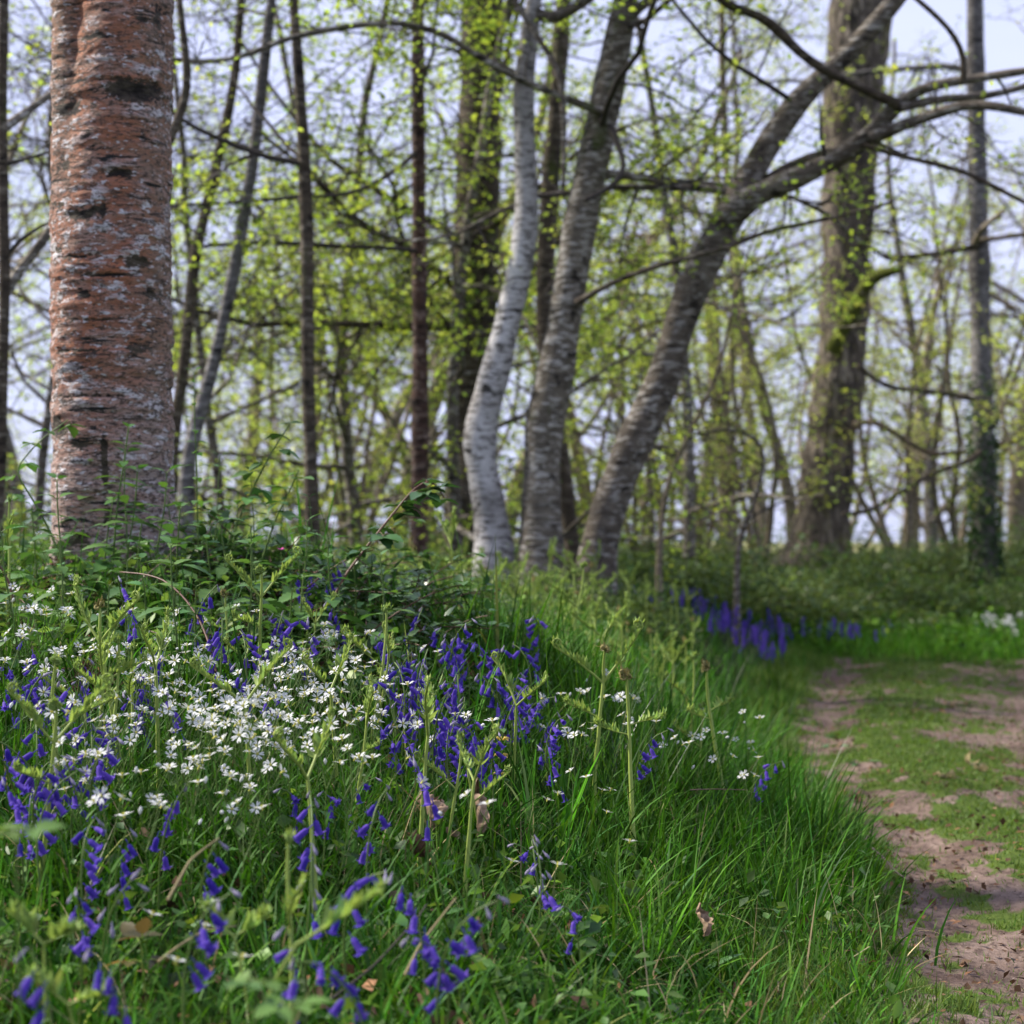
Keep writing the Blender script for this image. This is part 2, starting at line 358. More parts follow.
def meadow(m, n, y0, y1, wmul, seg, inner=False):
    wmax = (lambda y: -.30*y-.5)
    x, y = scatter(n, wmax, lambda y: np.minimum(xedge(y)+.02, .30*y+.6), y0, y1,
        lambda x, y: (.5+.5*sm((fbm(x*3, y*3, 5, 3)-.3)/.3))*(1-.88*sm((.25-x)/.5)*sm((y-4.0)/.7)*sm((7.5-y)/1.5))*(1-.6*sm((y-7.5)/1.5))*np.clip((-.30*y-.5-.30*y-.6)/(-.6*y1-1.1), 0, 1))
    n = len(x); e = xedge(y)-x
    big = fbm(x*2.2, y*2.2, 8, 3)
    lenf = np.interp(e, [-.02, .1, .35, .8, 1.5], [.4, .6, .9, .8, .75])*np.interp(y, [2, 3, 4.2, 6], [.50, .60, 1.0, 1.08])*(1-.45*sm((.5-e)/.3)*sm((4.9-y)/.7))
    rush_y = np.exp(-((x-.5)/.45)**2-((y-4.9)/.9)**2)
    Ln = (.11+.20*R.beta(2, 2, n))*lenf*(.7+.6*big)*(1+.35*rush_y)
    az = 4*np.pi*fbm(x*2.3, y*2.3, 12, 2)+R.normal(0, 1.5, n)
    out = sm((.45-e)/.4)                     # on the bank's edge the grass hangs out over the path
    az = np.where(R.uniform(0, 1, n) < out*.55*sm((y-3.9)/.9), R.normal(-.25, .8, n), az)
    lean = np.abs(R.normal(.14, .22, n))+.25*out; curve = np.abs(R.normal(.6, .6, n))+.4*out
    wd = (.0022+.0022*R.uniform(0, 1, n)**2)*wmul
    ct = R.permutation(n)[:max(1, n//34)]; ci = R.integers(0, len(ct), n); sel = R.uniform(0, 1, n) < .72   # tussocks
    dxx, dyy = R.normal(0, 1, n), R.normal(0, 1, n); tr = (.010+.022*R.uniform(0, 1, len(ct)))[ci]*np.interp(y, [2, 8], [.8, 2.2])
    x = np.where(sel, x[ct][ci]+dxx*tr, x); y = np.where(sel, y[ct][ci]+dyy*tr, y)
    tl = np.exp(R.normal(0, .30, len(ct)))[ci]; Ln = np.where(sel, Ln[ct][ci]*.4+Ln*.6, Ln)*np.where(sel, np.clip(tl, .5, 1.6), .75)
    az = np.where(sel, np.arctan2(dyy, dxx)+R.normal(0, .5, n), az); tt = tints(len(ct), .16, .22)[ci]; wd = wd*np.where(sel, np.exp(R.normal(0, .25, len(ct)))[ci], 1)
    bend = np.exp(-((x-.25)/.5)**2-((y-2.9)/.6)**2)
    blades(m, x, y, ground(x, y), Ln, wd, az, lean+.3*bend, curve+.4*bend, tints(n, .12, .34)*np.where(sel[:, None], tt, 1)*np.where(R.uniform(0, 1, (n, 1)) < .025, np.array([[4.2, 1.9, 9]]), 1), seg)
g = MB()
meadow(g, 40000, 1.75, 4.0, 1.8, 5); meadow(g, 58000, 4.0, 6.6, 2.0, 4); meadow(g, 52000, 6.6, 10.5, 2.4, 3); meadow(g, 40000, 10.5, 16, 2.8, 3)
# broad glaucous blades among the fine ones (bluebell and woodrush leaves), some bent right over
x, y = scatter(5200, lambda y: -.3*y-.4, lambda y: xedge(y)-.05, 1.9, 7.5, lambda x, y: .30+.70*sm((.4-x)/.6))
n = len(x); blades(g, x, y, ground(x, y), R.uniform(.10, .27, n)*np.interp(y, [2, 4], [.7, 1]), R.uniform(.004, .0085, n), R.uniform(0, TAU, n), np.abs(R.normal(.2, .2, n)), np.abs(R.normal(1.1, .6, n)), tints(n, .08, .25)*np.where(R.uniform(0, 1, (n, 1)) < .3, np.array([[2.0, 1.35, 1.6]]), np.array([[.85, .9, 1.7]])), 6)
tag(g.build('meadow_grass', M['grass']), 'fine green grass covering the bank left of the path', 'grass', kind='stuff')
g = MB()                                    # last year's straw caught among it
x, y = scatter(4200, lambda y: -.3*y-.4, lambda y: xedge(y)+.05, 1.9, 8, lambda x, y: .2+.8*sm((fbm(x*2.5, y*2.5, 91, 3)-.4)/.2)); n = len(x)
blades(g, x, y, ground(x, y)+R.uniform(0, .05, n), R.uniform(.06, .24, n), R.uniform(.0018, .0042, n), R.uniform(0, TAU, n), np.abs(R.normal(.8, .5, n)), np.abs(R.normal(.8, .8, n)), tints(n, .08, .45)*.8, 5)
tag(g.build('dead_grass', M['straw']), 'bent straw-coloured dead grass caught among the green blades', 'dead grass', kind='stuff')
g = MB()
def turf(n, y0, y1, wm, seg=2):
    x, y = scatter(n, lambda y: xedge(y)-.25, lambda y: np.maximum(.29*y+.4, xedge(y)+.8), y0, y1, lambda x, y: (1-.93*sm((soil(x, y)-.2)/.5))*(.35+.65*sm((fbm(x*6, y*4, 21, 3)-.3)/.25)))
    n = len(x); tall = sm((.22-(x-xedge(y)))/.3)
    Ln = (.012+.028*R.beta(2, 3, n))*(.6+.9*fbm(x*5, y*4, 3, 2))*(1+2.0*tall)*np.interp(y, [2, 6, 12], [.9, 1, 1.25])
    blades(g, x, y, ground(x, y), Ln, (.0022+.002*R.uniform(0, 1, n))*wm, R.uniform(0, TAU, n), np.abs(R.normal(.3, .3, n)), np.abs(R.normal(.7, .5, n)), tints(n, .14, .25), seg, .004)
turf(60000, 2.6, 5.2, 1.0); turf(90000, 5.2, 9, 1.4); turf(70000, 9, 15.5, 2.3)
tag(g.build('path_turf', M['turf']), 'short mossy turf growing between the bare wheel tracks', 'turf', kind='stuff')
LEAF4 = np.array([[0, 0, 0], [-.32, .5, .10], [0, 1, 0], [.32, .5, .10]]); L4T = [[0, 1, 2], [0, 2, 3]]
def leafcloud(m, o, size, tint, up=.6, tmpl=LEAF4, tq=None, tt=L4T):
    n = len(o); Y = nrm(R.normal(0, 1, (n, 3))*[1, 1, .5]); Z = nrm(R.normal(0, 1, (n, 3))*(1-up)+np.array([0, 0, up+.05]))
    X = nrm(np.cross(Y, Z)); Z = np.cross(X, Y)
    m.inst(tmpl, tq, tt, o, X, Y, Z, size, tint)
g = MB()                                    # taller verge beyond the far bend and right of the path
x, y = scatter(34000, lambda y: -3+0*y, lambda y: .33*y+.6, 13.9, 18, lambda x, y: (x > xedge(y)-.3)*(.4+.6*sm((fbm(x*1.5, y*1.5, 31, 3)-.3)/.3)))
n = len(x); blades(g, x, y, ground(x, y), R.uniform(.10, .26, n)*np.interp(y, [13.9, 14.6], [.45, 1]), R.uniform(.005, .011, n), R.uniform(0, TAU, n), np.abs(R.normal(.15, .2, n)), np.abs(R.normal(.6, .4, n)), tints(n)*[1.7, 1.5, 1.6], 3)
x, y = scatter(9000, lambda y: -3+0*y, lambda y: .33*y+.6, 13.9, 18, lambda x, y: (x > xedge(y)-.3)*sm((fbm(x*1.8, y*1.8, 33, 3)-.4)/.2)); n = len(x)
leafcloud(g, np.stack([x, y, ground(x, y)+R.uniform(.02, .24, n)], -1), R.uniform(.03, .08, n), tints(n)*[1.5, 1.2, 1.4], .5)
tag(g.build('verge_grass', M['grass']), 'band of taller grass beyond the far end of the path', 'grass', kind='stuff')
g = MB()
x, y = scatter(5200, lambda y: xedge(y)-.05, lambda y: np.maximum(.29*y+.4, xedge(y)+.8), 2.8, 13.5, lambda x, y: .25+.75*sm((fbm(x*3, y*2, 61, 3)-.4)/.2)); n = len(x)
leafcloud(g, np.stack([x, y, ground(x, y)+R.uniform(.012, .026, n)], -1), R.uniform(.008, .030, n), tints(n, .1, .5), .8)
x, y = scatter(5000, lambda y: -.3*y-.4, lambda y: xedge(y), 1.9, 8, lambda x, y: sm((fbm(x*3, y*3, 71, 3)-.35)/.2)); n = len(x)
leafcloud(g, np.stack([x, y, ground(x, y)+R.uniform(.004, .06, n)], -1), R.uniform(.012, .04, n), tints(n, .12, .5)*1.3, .5)
tag(g.build('leaf_litter', M['litter']), 'crumbs of brown leaf litter strewn over the path and bank', 'leaf litter', kind='stuff')
# low leafy ground cover under the trees
g = MB()
x, y = scatter(52000, lambda y: -.33*y-.6, lambda y: .33*y+.6, 6.8, 26, lambda x, y: (np.where(y < 14.6, (x < xedge(y)-1.0), True))*sm((fbm(x*.9, y*.9, 41, 3)-.22)/.3)*np.clip(y/16, .35, 1))
n = len(x); h = R.uniform(0, 1, n)**1.5*np.interp(y, [7, 12, 18], [.22, .26, .34])*(.5+fbm(x*1.2, y*1.2, 44, 2))
leafcloud(g, np.stack([x, y, ground(x, y)+h], -1), R.uniform(.03, .07, n), tints(n), .7)
x, y = scatter(26000, lambda y: -.30*y-.5, lambda y: np.minimum(.3*y+.5, xedge(y)-.35), 4.3, 9.5, lambda x, y: sm((.45-x+(y-6)*.25)/.8)*sm((fbm(x*1.6, y*1.6, 51, 3)-.25)/.25)*np.clip(y/8, .5, 1))
n = len(x); h = R.uniform(0, 1, n)*.20*(.35+.9*fbm(x*2.2, y*2.2, 54, 2)); leafcloud(g, np.stack([x, y, ground(x, y)+h], -1), R.uniform(.018, .042, n), tints(n)*[1.05, 1.25, 1.0], .6)
x, y = scatter(9000, lambda y: -.30*y-.4, lambda y: xedge(y)+.02, 1.9, 6, lambda x, y: sm((fbm(x*3.5, y*3.5, 81, 3)-.42)/.15)*.9+.05); n = len(x)
h = R.uniform(.01, .11, n); leafcloud(g, np.stack([x, y, ground(x, y)+h], -1), R.uniform(.014, .040, n), tints(n)*[.9, 1.15, .8], .65)
tag(g.build('ground_cover', M['thicket']), 'low leafy ground cover spreading under the trees', 'ground cover', kind='stuff')
def hit(px, py, h, dmax=22, dmin=1.7):                # where a plant of height h stands whose top shows at this pixel
    d = np.arange(dmin, dmax, .02); x = (px-512)/F*d; z = CZ-(py-HZ)/F*d
    ok = np.nonzero(z <= ground(x, d)+h)[0]
    i = ok[0] if len(ok) else len(d)-1
    return np.array([x[i], d[i], float(ground(x[i], d[i]))])
def at(px, d):
    x = (px-512)/F*d; return np.array([x, d, float(ground(x, d))])
# ---------------------------------------------------------------- trees
LEAF6 = np.array([[0, 0, 0], [-.30, .35, .07], [-.2, .75, .05], [0, 1, -.05], [.2, .75, .05], [.30, .35, .07]]); L6Q = [[0, 1, 2, 3], [0, 3, 4, 5]]
def wander(p, d, Ln, n, jit, trop):
    p = np.array(p, float); d = nrm(d); out = [p.copy()]
    for i in range(n):
        d = nrm(d+R.normal(0, jit, 3)+np.array([0, 0, trop])); p = p+d*Ln/n; out.append(p.copy())
    return np.array(out)
def along(path, t):
    f = t*(len(path)-1); i = min(int(f), len(path)-2); u = f-i
    return path[i]*(1-u)+path[i+1]*u, nrm(path[i+1]-path[i])
def side(d, droop=0.0, spread=.8):
    r = nrm(np.cross(d, R.normal(0, 1, 3))); v = nrm(d*(1-spread)+r*spread); v[2] *= .55; v[2] -= droop; return nrm(v)
def twigs_of(path, r0, Ln, tw, leaves, dens=1.0, leafy=1.0, tropic=.02):
    """side shoots and twigs along one limb; leaf positions are collected"""
    tw.tube(path, r0*.22, 3)                # core inside the limb
    ns = max(2, int(len(path)*.9*dens*Ln/1.6))
    for i in range(ns):
        t = R.uniform(.15, 1) if i else 1.0
        p, d = along(path, min(t, .999)); l = Ln*R.uniform(.22, .45)*(1.15-.6*t)+.12
        s = wander(p, side(d), l, 5, .16, tropic)
        tw.tube(s, np.linspace(max(r0*.38*(1.1-t*.5), .0035), .0022, 6), 4)
        for k in range(max(2, int(l*10*dens))):
            tt = R.uniform(.2, 1); q, e = along(s, min(tt, .999)); l2 = R.uniform(.10, .32)
            w = wander(q, side(e, .1), l2, 3, .2, tropic)
            tw.tube(w, np.linspace(.0032, .0014, 4), 3)
            m = R.poisson(leafy*l2*38)
            for z in range(m):
                a, b = along(w, R.uniform(.25, .999)); leaves.append(a+R.normal(0, .035, 3))
def put_twigs(tw, o, twm, limb):
    if tw.n: tw.v = [v-o for v in tw.v]; tw.build('twigs', M[twm], limb)
def tree(name, label, pts, d, mat, leafm, dd=0.0, ext=3.5, limbs=8, llen=1.4, lz=(.3, 1), leafy=1.0, size=.045, group=None, extra=(), forks=(), twm='twig', dens=1.3, base=None, rough=.05, side_bias=0.0, lim_r=.3, spread=None, cat='tree'):
    pts = np.array(pts, float); n0 = len(pts)
    dep = d+dd*np.linspace(0, 1, n0)
    w = np.array([P(a, b, e) for (a, b, c), e in zip(pts, dep)]); r = pts[:, 2]/2*dep/F
    g0 = float(ground(w[0, 0], w[0, 1]))
    if w[0, 2] > g0-.05:                   # carry the trunk down into the ground
        w = np.vstack([[w[0, 0]-(w[1, 0]-w[0, 0])*.1, w[0, 1], g0-.12], w]); r = np.concatenate([[r[0]*1.18], r])
    o = w[0].copy(); o[2] = g0
    root = empty(name, tuple(o), label, cat, group)
    if ext > 0:                            # and up beyond the frame
        dirn = nrm(w[-1]-w[-3])*.75+np.array([0, 0, .25]); e = wander(w[-1], dirn, ext, 8, .07, .06)[1:]
        r = np.concatenate([r, np.linspace(r[-1]*.93, r[-1]*.25, 8)]); w = np.vstack([w, e])
    # smooth resampling
    seg = np.concatenate([[0], np.cumsum(np.linalg.norm(np.diff(w, axis=0), axis=1))]); N = max(24, int(seg[-1]/.09))
    u = np.linspace(0, seg[-1], N); wp = np.stack([np.interp(u, seg, w[:, i]) for i in range(3)], -1); rr = np.interp(u, seg, r)
    for q in range(1):
        wp[1:-1] = .25*wp[:-2]+.5*wp[1:-1]+.25*wp[2:]; rr[1:-1] = .25*rr[:-2]+.5*rr[1:-1]+.25*rr[2:]
    for q in range(int(seg[-1]*1.1)): a_ = R.uniform(0, seg[-1]); rr = rr*(1+R.uniform(.03, .11)*np.exp(-((u-a_)/R.uniform(.04, .10))**2))
    rr = rr*(1+.45*np.exp(-(u/.28)**2))*(1+.05*np.sin(u*7+d)+.03*np.sin(u*17))
    m = MB(); m.tube(wp-o, rr, 20, rough=rough, cap=True); m.build('trunk', mat, root)
    tw = MB(); leaves = []
    for ex in extra:                       # limbs drawn from the photograph: pixels with widths, own depths
        e, d0, d1, mt, lf = ex[:5]; e = np.array(e, float); dp = np.linspace(d0, d1, len(e))
        pw = np.array([P(a, b, x) for (a, b, c), x in zip(e, dp)]); rw = e[:, 2]/2*dp/F
        sg = np.concatenate([[0], np.cumsum(np.linalg.norm(np.diff(pw, axis=0), axis=1))]); N = max(10, int(sg[-1]/.07)); u = np.linspace(0, sg[-1], N)
        pp = np.stack([np.interp(u, sg, pw[:, i]) for i in range(3)], -1); r2 = np.interp(u, sg, rw)
        for q in range(3): pp[1:-1] = .25*pp[:-2]+.5*pp[1:-1]+.25*pp[2:]
        m = MB(); m.tube(pp-o, r2*(1+.06*np.sin(u*19)), 12, rough=.06, cap=True); lo = m.build('limb', mt or mat, root)
        if lf > 0: tw = MB(); twigs_of(pp[::max(1, len(pp)//10)], r2[0]*.5, min(1.6, sg[-1]*.6), tw, leaves, dens*(ex[5] if len(ex) > 5 else 1), leafy*lf); put_twigs(tw, o, twm, lo)
    for i in range(limbs):
        t = R.uniform(*lz) if i else lz[1]*.97
        p, dr = along(wp, min(t, .995)); ra = np.interp(t*(len(rr)-1), np.arange(len(rr)), rr)
        a = R.uniform(0, TAU); v = np.array([math.cos(a), math.sin(a)*.7+side_bias, R.uniform(.0, .7)])
        l = llen*R.uniform(.6, 1.35)*(1.2-.4*t); lp = wander(p, v, l, 8, .13, .03)
        m = MB(); lr = min(ra*.55, max(.008, .011*l*R.uniform(.7, 1.3))); m.tube(lp-o, np.linspace(lr, lr*.3, 9), 7, rough=.04); lo = m.build('limb', mat if lr > .02 else M[twm], root)
        tw = MB(); twigs_of(lp, lr, l, tw, leaves, dens, leafy); put_twigs(tw, o, twm, lo)
    if leaves:
        L_ = np.array(leaves); n = len(L_); m = MB(); leafcloud(m, L_-o, R.uniform(.5, 1.1, n)*size, tints(n, .1, .2), .55, LEAF6, L6Q, None)
        m.build('foliage', leafm, root)
    return root
CAN = 'trees of the bluebell wood'
t_white = tree('birch_tree', 'silver birch with the palest curving trunk, kinked near its foot, left of the middle pair', [(496, 562, 40), (490, 510, 35), (480, 458, 32), (480, 425, 30), (492, 385, 28), (508, 320, 27), (520, 270, 25), (527, 220, 24), (525, 150, 22), (523, 90, 20), (530, 30, 18), (536, -12, 16)], 11, M['b_white'], M['deep'], limbs=9, llen=1.5, lz=(.4, 1), leafy=.7,
    extra=[([(531, 12, 12), (552, 20, 12), (572, 10, 11), (592, -4, 10)], 11, 10.9, M['b_grey'], 0),
           ([(514, 0, 6), (528, 22, 6), (542, 44, 6), (556, 62, 6), (562, 84, 6), (564, 117, 6), (564, 150, 5), (563, 190, 4)], 10.8, 10.6, M['b_lean'], 0)])
t_mid = tree('birch_tree', 'tallest middle birch with a thick upright grey trunk and a mossy foot', [(542, 568, 46), (541, 500, 41), (543, 430, 38), (556, 375, 36), (563, 330, 34), (578, 235, 33), (592, 165, 33), (605, 105, 31), (617, 45, 28), (626, 0, 26), (632, -40, 24)], 10.9, M['b_grey'], M['deep'], limbs=11, llen=1.7, lz=(.3, 1), leafy=.7,
    extra=[([(577, 303, 8), (590, 294, 6), (624, 277, 5), (683, 258, 5), (725, 250, 5), (761, 232, 4.5), (819, 221, 4), (890, 203, 3)], 10.8, 10.2, M['b_dark'], .5),
           ([(602, 112, 9), (562, 97, 7), (515, 78, 7), (480, 58, 7), (441, 31, 6.5), (390, 21, 6), (332, 29, 6), (289, 37, 6), (242, 58, 5.5), (195, 64, 5), (160, 56, 4)], 10.8, 9.6, M['b_grey'], .8),
           ([(610, 125, 7), (624, 160, 6), (628, 170, 5), (610, 190, 5), (585, 200, 5)], 10.8, 10.4, M['twig'], 0),
           ([(618, 30, 12), (640, 6, 11), (660, -6, 10)], 10.9, 11, None, 0)])
t_lean = tree('birch_tree', 'birch leaning far to the right and forking into long arched boughs', [(596, 560, 38), (609, 506, 38), (632, 448, 36), (663, 381, 34), (683, 312, 32), (702, 266, 32), (733, 211, 33), (765, 148, 24), (800, 98, 22), (847, 55, 20), (890, 8, 18), (912, -22, 16)], 11.2, M['b_lean'], M['spring'], limbs=10, llen=1.4, lz=(.35, 1), leafy=.6, dd=-.3,
    extra=[([(728, 216, 30), (753, 195, 24), (800, 177, 21), (843, 156, 19), (874, 133, 18), (897, 102, 14), (929, 84, 11), (975, 79, 9), (1015, 72, 8), (1070, 66, 6)], 10.95, 10.2, None, .5, .8),
           ([(897, 104, 11), (874, 94, 10), (835, 76, 10), (804, 59, 10), (772, 23, 10), (758, 12, 10), (749, 10, 9), (738, 13, 9), (729, 10, 9), (716, -4, 8)], 10.5, 10.2, M['b_dark'], 0),
           ([(872, 138, 14), (900, 126, 12), (940, 112, 11), (964, 103, 10), (990, 104, 9), (1026, 113, 8), (1070, 122, 6)], 10.6, 10, None, .6, .8),
           ([(900, 108, 9), (935, 98, 9), (975, 98, 8), (1010, 92, 7), (1060, 74, 6)], 10.5, 10.6, M['b_lean'], .4, .8),
           ([(864, 145, 6), (890, 154, 5), (931, 163, 5), (964, 170, 5), (1000, 190, 5), (1040, 210, 4)], 10.6, 10.2, M['b_dark'], .8, .8),
           ([(963, 82, 7), (967, 60, 6), (958, 40, 6), (944, 22, 5), (913, -4, 5)], 10.2, 10.1, M['b_dark'], 0),
           ([(768, 180, 11), (790, 165, 10), (815, 155, 8), (845, 148, 6)], 11, 11.3, M['b_dark'], 0)])
t_oak = tree('oak_tree', 'stout mossy oak, the widest far trunk, with a snapped-off bough', [(817, 562, 74), (824, 500, 62), (829, 450, 58), (838, 389, 56), (843, 330, 55), (847, 234, 55), (853, 130, 56), (860, 40, 58), (863, -20, 58)], 20, M['b_oak'], M['yellow'], limbs=14, llen=3.2, lz=(.52, 1), leafy=.6, size=.06, ext=5, twm='twigwarm', rough=.2,
    extra=[([(832, 352, 15), (842, 330, 15), (858, 301, 15), (866, 284, 14), (876, 274, 13), (888, 272, 10), (900, 270, 6)], 19.7, 19.2, M['moss'], 0),
           ([(855, 424, 7), (872, 420, 6), (893, 432, 6), (929, 455, 5), (960, 452, 4), (1020, 440, 4)], 19.6, 18.5, M['b_dark'], .5)])
t_ivy = tree('ivy_clad_tree', 'straight slim grey tree at right with ivy climbing its lower trunk', [(985, 592, 25), (984, 500, 24), (982, 400, 21), (979, 250, 20), (976, 100, 18), (975, -10, 17)], 18, M['b_slate'], M['spring'], limbs=6, llen=1.8, lz=(.45, 1), leafy=.5, size=.05, ext=5,
    extra=[([(980, 452, 6), (968, 462, 6), (936, 471, 5.5), (897, 494, 5), (870, 512, 5), (843, 514, 4)], 17.8, 17, M['b_dark'], .5),
           ([(976, 400, 6), (940, 392, 5.5), (897, 389, 5), (876, 381, 5), (858, 366, 4)], 17.9, 17, M['b_dark'], .5),
           ([(978, 246, 7), (950, 252, 6), (900, 258, 5), (880, 255, 4)], 17.9, 17.5, M['b_dark'], .6),
           ([(980, 240, 6), (1000, 238, 5), (1040, 232, 5)], 17.9, 17.5, M['b_dark'], .6),
           ([(974, 243, 6), (982, 228, 6), (1005, 210, 4)], 17.8, 17.4, M['b_far'], 0)])
m = MB(); o = np.array(t_ivy.location); n = 3800; hh = R.uniform(0, 1, n)**1.2*1.95; a = R.uniform(0, TAU, n); rad = .112*(1-.07*hh)*(1+.45*np.exp(-(hh/.28)**2))+R.uniform(.004, .034, n)
q = P(985, 592, 18); keep = R.uniform(0, 1, n) < np.interp(hh, [0, 1.2, 1.95], [1, .75, .2]); cx = (q[0]-o[0])-.015*hh
v = np.stack([cx+rad*np.cos(a), rad*np.sin(a), hh+.05], -1)[keep]; leafcloud(m, v, R.uniform(.03, .05, len(v)), tints(len(v)), .2, LEAF6, L6Q, None); m.build('ivy', M['ivy'], t_ivy)
tree('slender_tree', 'straight reddish-brown slender trunk left of the big dark trunk', [(419, 565, 20), (420, 470, 17), (420, 350, 16), (419, 200, 14), (418, 90, 13), (418, -10, 12)], 12, M['b_red'], M['deep'], limbs=9, llen=1.5, lz=(.35, 1), leafy=1.5, size=.05,
    extra=[([(418, 150, 5), (400, 168, 5), (367, 188, 4.5), (340, 196, 4), (297, 197, 4), (235, 203, 3.5), (172, 205, 3)], 12, 11, M['twig'], .7),
           ([(420, 252, 5), (400, 248, 5), (332, 246, 5), (273, 242, 4.5), (235, 244, 4), (203, 246, 3)], 12, 11.2, M['twig'], .7)])
tree('ash_tree', 'broad dark shadowy trunk standing behind the palest birch', [(467, 568, 56), (471, 480, 48), (473, 400, 45), (476, 250, 44), (480, 100, 42), (483, -10, 40)], 15, M['b_dark'], M['deep'], limbs=16, llen=2.0, lz=(.2, .75), leafy=.75, size=.05, side_bias=-.9)
tree('slender_tree', 'dark slim trunk tucked between the palest birch and the middle birch', [(574, 560, 16), (560, 450, 17), (546, 345, 18), (545, 273, 18), (552, 156, 17), (560, 60, 15), (564, -10, 14)], 13, M['b_dark'], M['deep'], limbs=6, llen=1.4, lz=(.45, 1), leafy=1.6, size=.05)
tree('slender_tree', 'thin upright brown trunk halfway between the reddish birch and the dark trunk', [(313, 560, 17), (311, 470, 14), (308, 390, 13), (307, 234, 14), (303, 137, 12), (295, 20, 9), (292, -10, 8)], 10.5, M['b_dark'], M['spring'], limbs=7, llen=1.2, lz=(.35, 1), leafy=.6, size=.04)
tree('sapling_birch', 'thin pale speckled birch leaning right, nearest right of the reddish birch', [(184, 570, 19), (187, 467, 16), (197, 420, 14), (211, 375, 13), (234, 273, 12), (254, 156, 12), (269, 20, 10), (273, -10, 9)], 11, M['b_slate'], M['spring'], limbs=6, llen=1.2, lz=(.35, 1), leafy=.35, size=.04, twm='twig')
tree('slender_tree', 'thin dark trunk leaning right beside the thin pale speckled birch', [(166, 565, 14), (174, 430, 12), (183, 375, 12), (195, 254, 12), (212, 185, 11), (227, 120, 10), (236, 70, 9), (242, -10, 7)], 12, M['b_dark'], M['spring'], limbs=6, llen=1.3, lz=(.35, 1), leafy=.35, size=.04)
tree('slender_tree', 'dark stem curving out from behind the right edge of the reddish birch', [(125, 565, 14), (140, 380, 12), (152, 200, 11), (167, 142, 10), (183, 112, 9), (189, 80, 8), (184, 40, 7), (178, -10, 7)], 9, M['b_dark'], M['spring'], limbs=5, llen=.9, lz=(.5, 1), leafy=.3, size=.035)
tree('slender_tree', 'dark trunk at the left frame edge sending a bowed bough behind the reddish birch', [(-6, 575, 14), (0, 460, 12), (3, 350, 11), (5, 290, 11), (3, 200, 10), (2, 100, 10), (4, -10, 9)], 8, M['b_dark'], M['spring'], limbs=5, llen=.8, lz=(.4, 1), leafy=.3, size=.035, side_bias=.5,
    extra=[([(3, 300, 9), (8, 281, 10), (18, 268, 10), (31, 258, 10), (42, 247, 10), (52, 228, 9), (66, 200, 8), (90, 160, 6)], 8, 8.2, M['b_grey'], .4), ([(2, 130, 9), (12, 122, 9), (25, 113, 8), (52, 93, 7), (80, 74, 5)], 8, 8.3, M['b_grey'], .4),
           ([(4, 258, 4), (20, 240, 4), (40, 226, 3), (52, 222, 3)], 8, 8, M['twig'], 0), ([(4, 165, 4), (30, 158, 3), (55, 150, 2.5)], 8, 8, M['twig'], 0)])
tree('slender_tree', 'thin leaning stem between the leaning birch and the oak, low down', [(659, 552, 6), (663, 506, 5.5), (672, 470, 5), (683, 448, 5), (700, 412, 4.5), (714, 381, 4), (722, 360, 3.5), (730, 320, 3)], 12.4, M['b_far'], M['spring'], limbs=5, llen=.7, lz=(.4, 1), leafy=.8, size=.04, ext=.8)
tree('arching_shrub', 'bowed thin stem arching leftwards in front of the oak foot', [(737, 556, 6), (742, 530, 5), (758, 490, 4.5), (766, 455, 4), (760, 440, 4), (745, 431, 4), (733, 428, 3.5), (705, 432, 3), (675, 440, 2)], 13, M['b_lean'], M['spring'], limbs=4, llen=.8, lz=(.4, 1), leafy=.8, size=.04, ext=0, cat='shrub')
tree('slender_tree', 'second pale trunk leaning left in front of the oak foot', [(797, 560, 15), (790, 500, 13), (778, 450, 12), (765, 415, 11), (750, 350, 10), (738, 280, 9), (728, 200, 8), (722, 60, 7), (722, -10, 6)], 23, M['b_far'], M['yellow'], limbs=6, llen=1.8, lz=(.4, 1), leafy=.8, size=.05)

# trees further back: five kinds, copied
def far_tree(i, name, h, r, mat, leafm, limbs, llen, lz, leafy, size, twm, stems=1, lean=.05, dens=.8, jit=.075, elev=(.05, .9)):
    root = empty(name, (0, 0, 0)); tw = MB(); leaves = []
    for sx in range(stems):
        d0 = np.array([R.normal(0, lean), R.normal(0, lean), 1.0]) if stems == 1 else np.array([math.cos(sx*TAU/stems)*.33, math.sin(sx*TAU/stems)*.33, 1])
        hh = h*R.uniform(.8, 1.1); w = wander([0, 0, -.2], d0, hh, 22, jit, .03); rr = np.linspace(r, r*.22, 23)*(1+.3*np.exp(-np.arange(23)/1.2))
        m = MB(); m.tube(w, rr, 14, rough=.06, cap=True); m.build('trunk' if stems == 1 else 'stem', mat, root)
        for k in range(limbs):
            t = R.uniform(*lz) if k else .97; p, dr = along(w, t); a = R.uniform(0, TAU); v = np.array([math.cos(a), math.sin(a), R.uniform(*elev)])
            l = llen*R.uniform(.6, 1.3)*(1.25-.6*t); lp = wander(p, v, l, 7, .15, .03); lr = min(np.interp(t*22, np.arange(23), rr)*.5, .013*l)
            m2 = MB(); m2.tube(lp, np.linspace(lr, lr*.3, 8), 6); lo = m2.build('limb', mat, root)
            tw = MB(); twigs_of(lp, lr, l, tw, leaves, dens, leafy); put_twigs(tw, np.zeros(3), twm, lo)
    L_ = np.array(leaves); n = len(L_); m = MB(); leafcloud(m, L_, R.uniform(.5, 1.1, n)*size, tints(n, .12, .22), .5, LEAF6, L6Q, None); m.build('foliage', leafm, root)
    return root
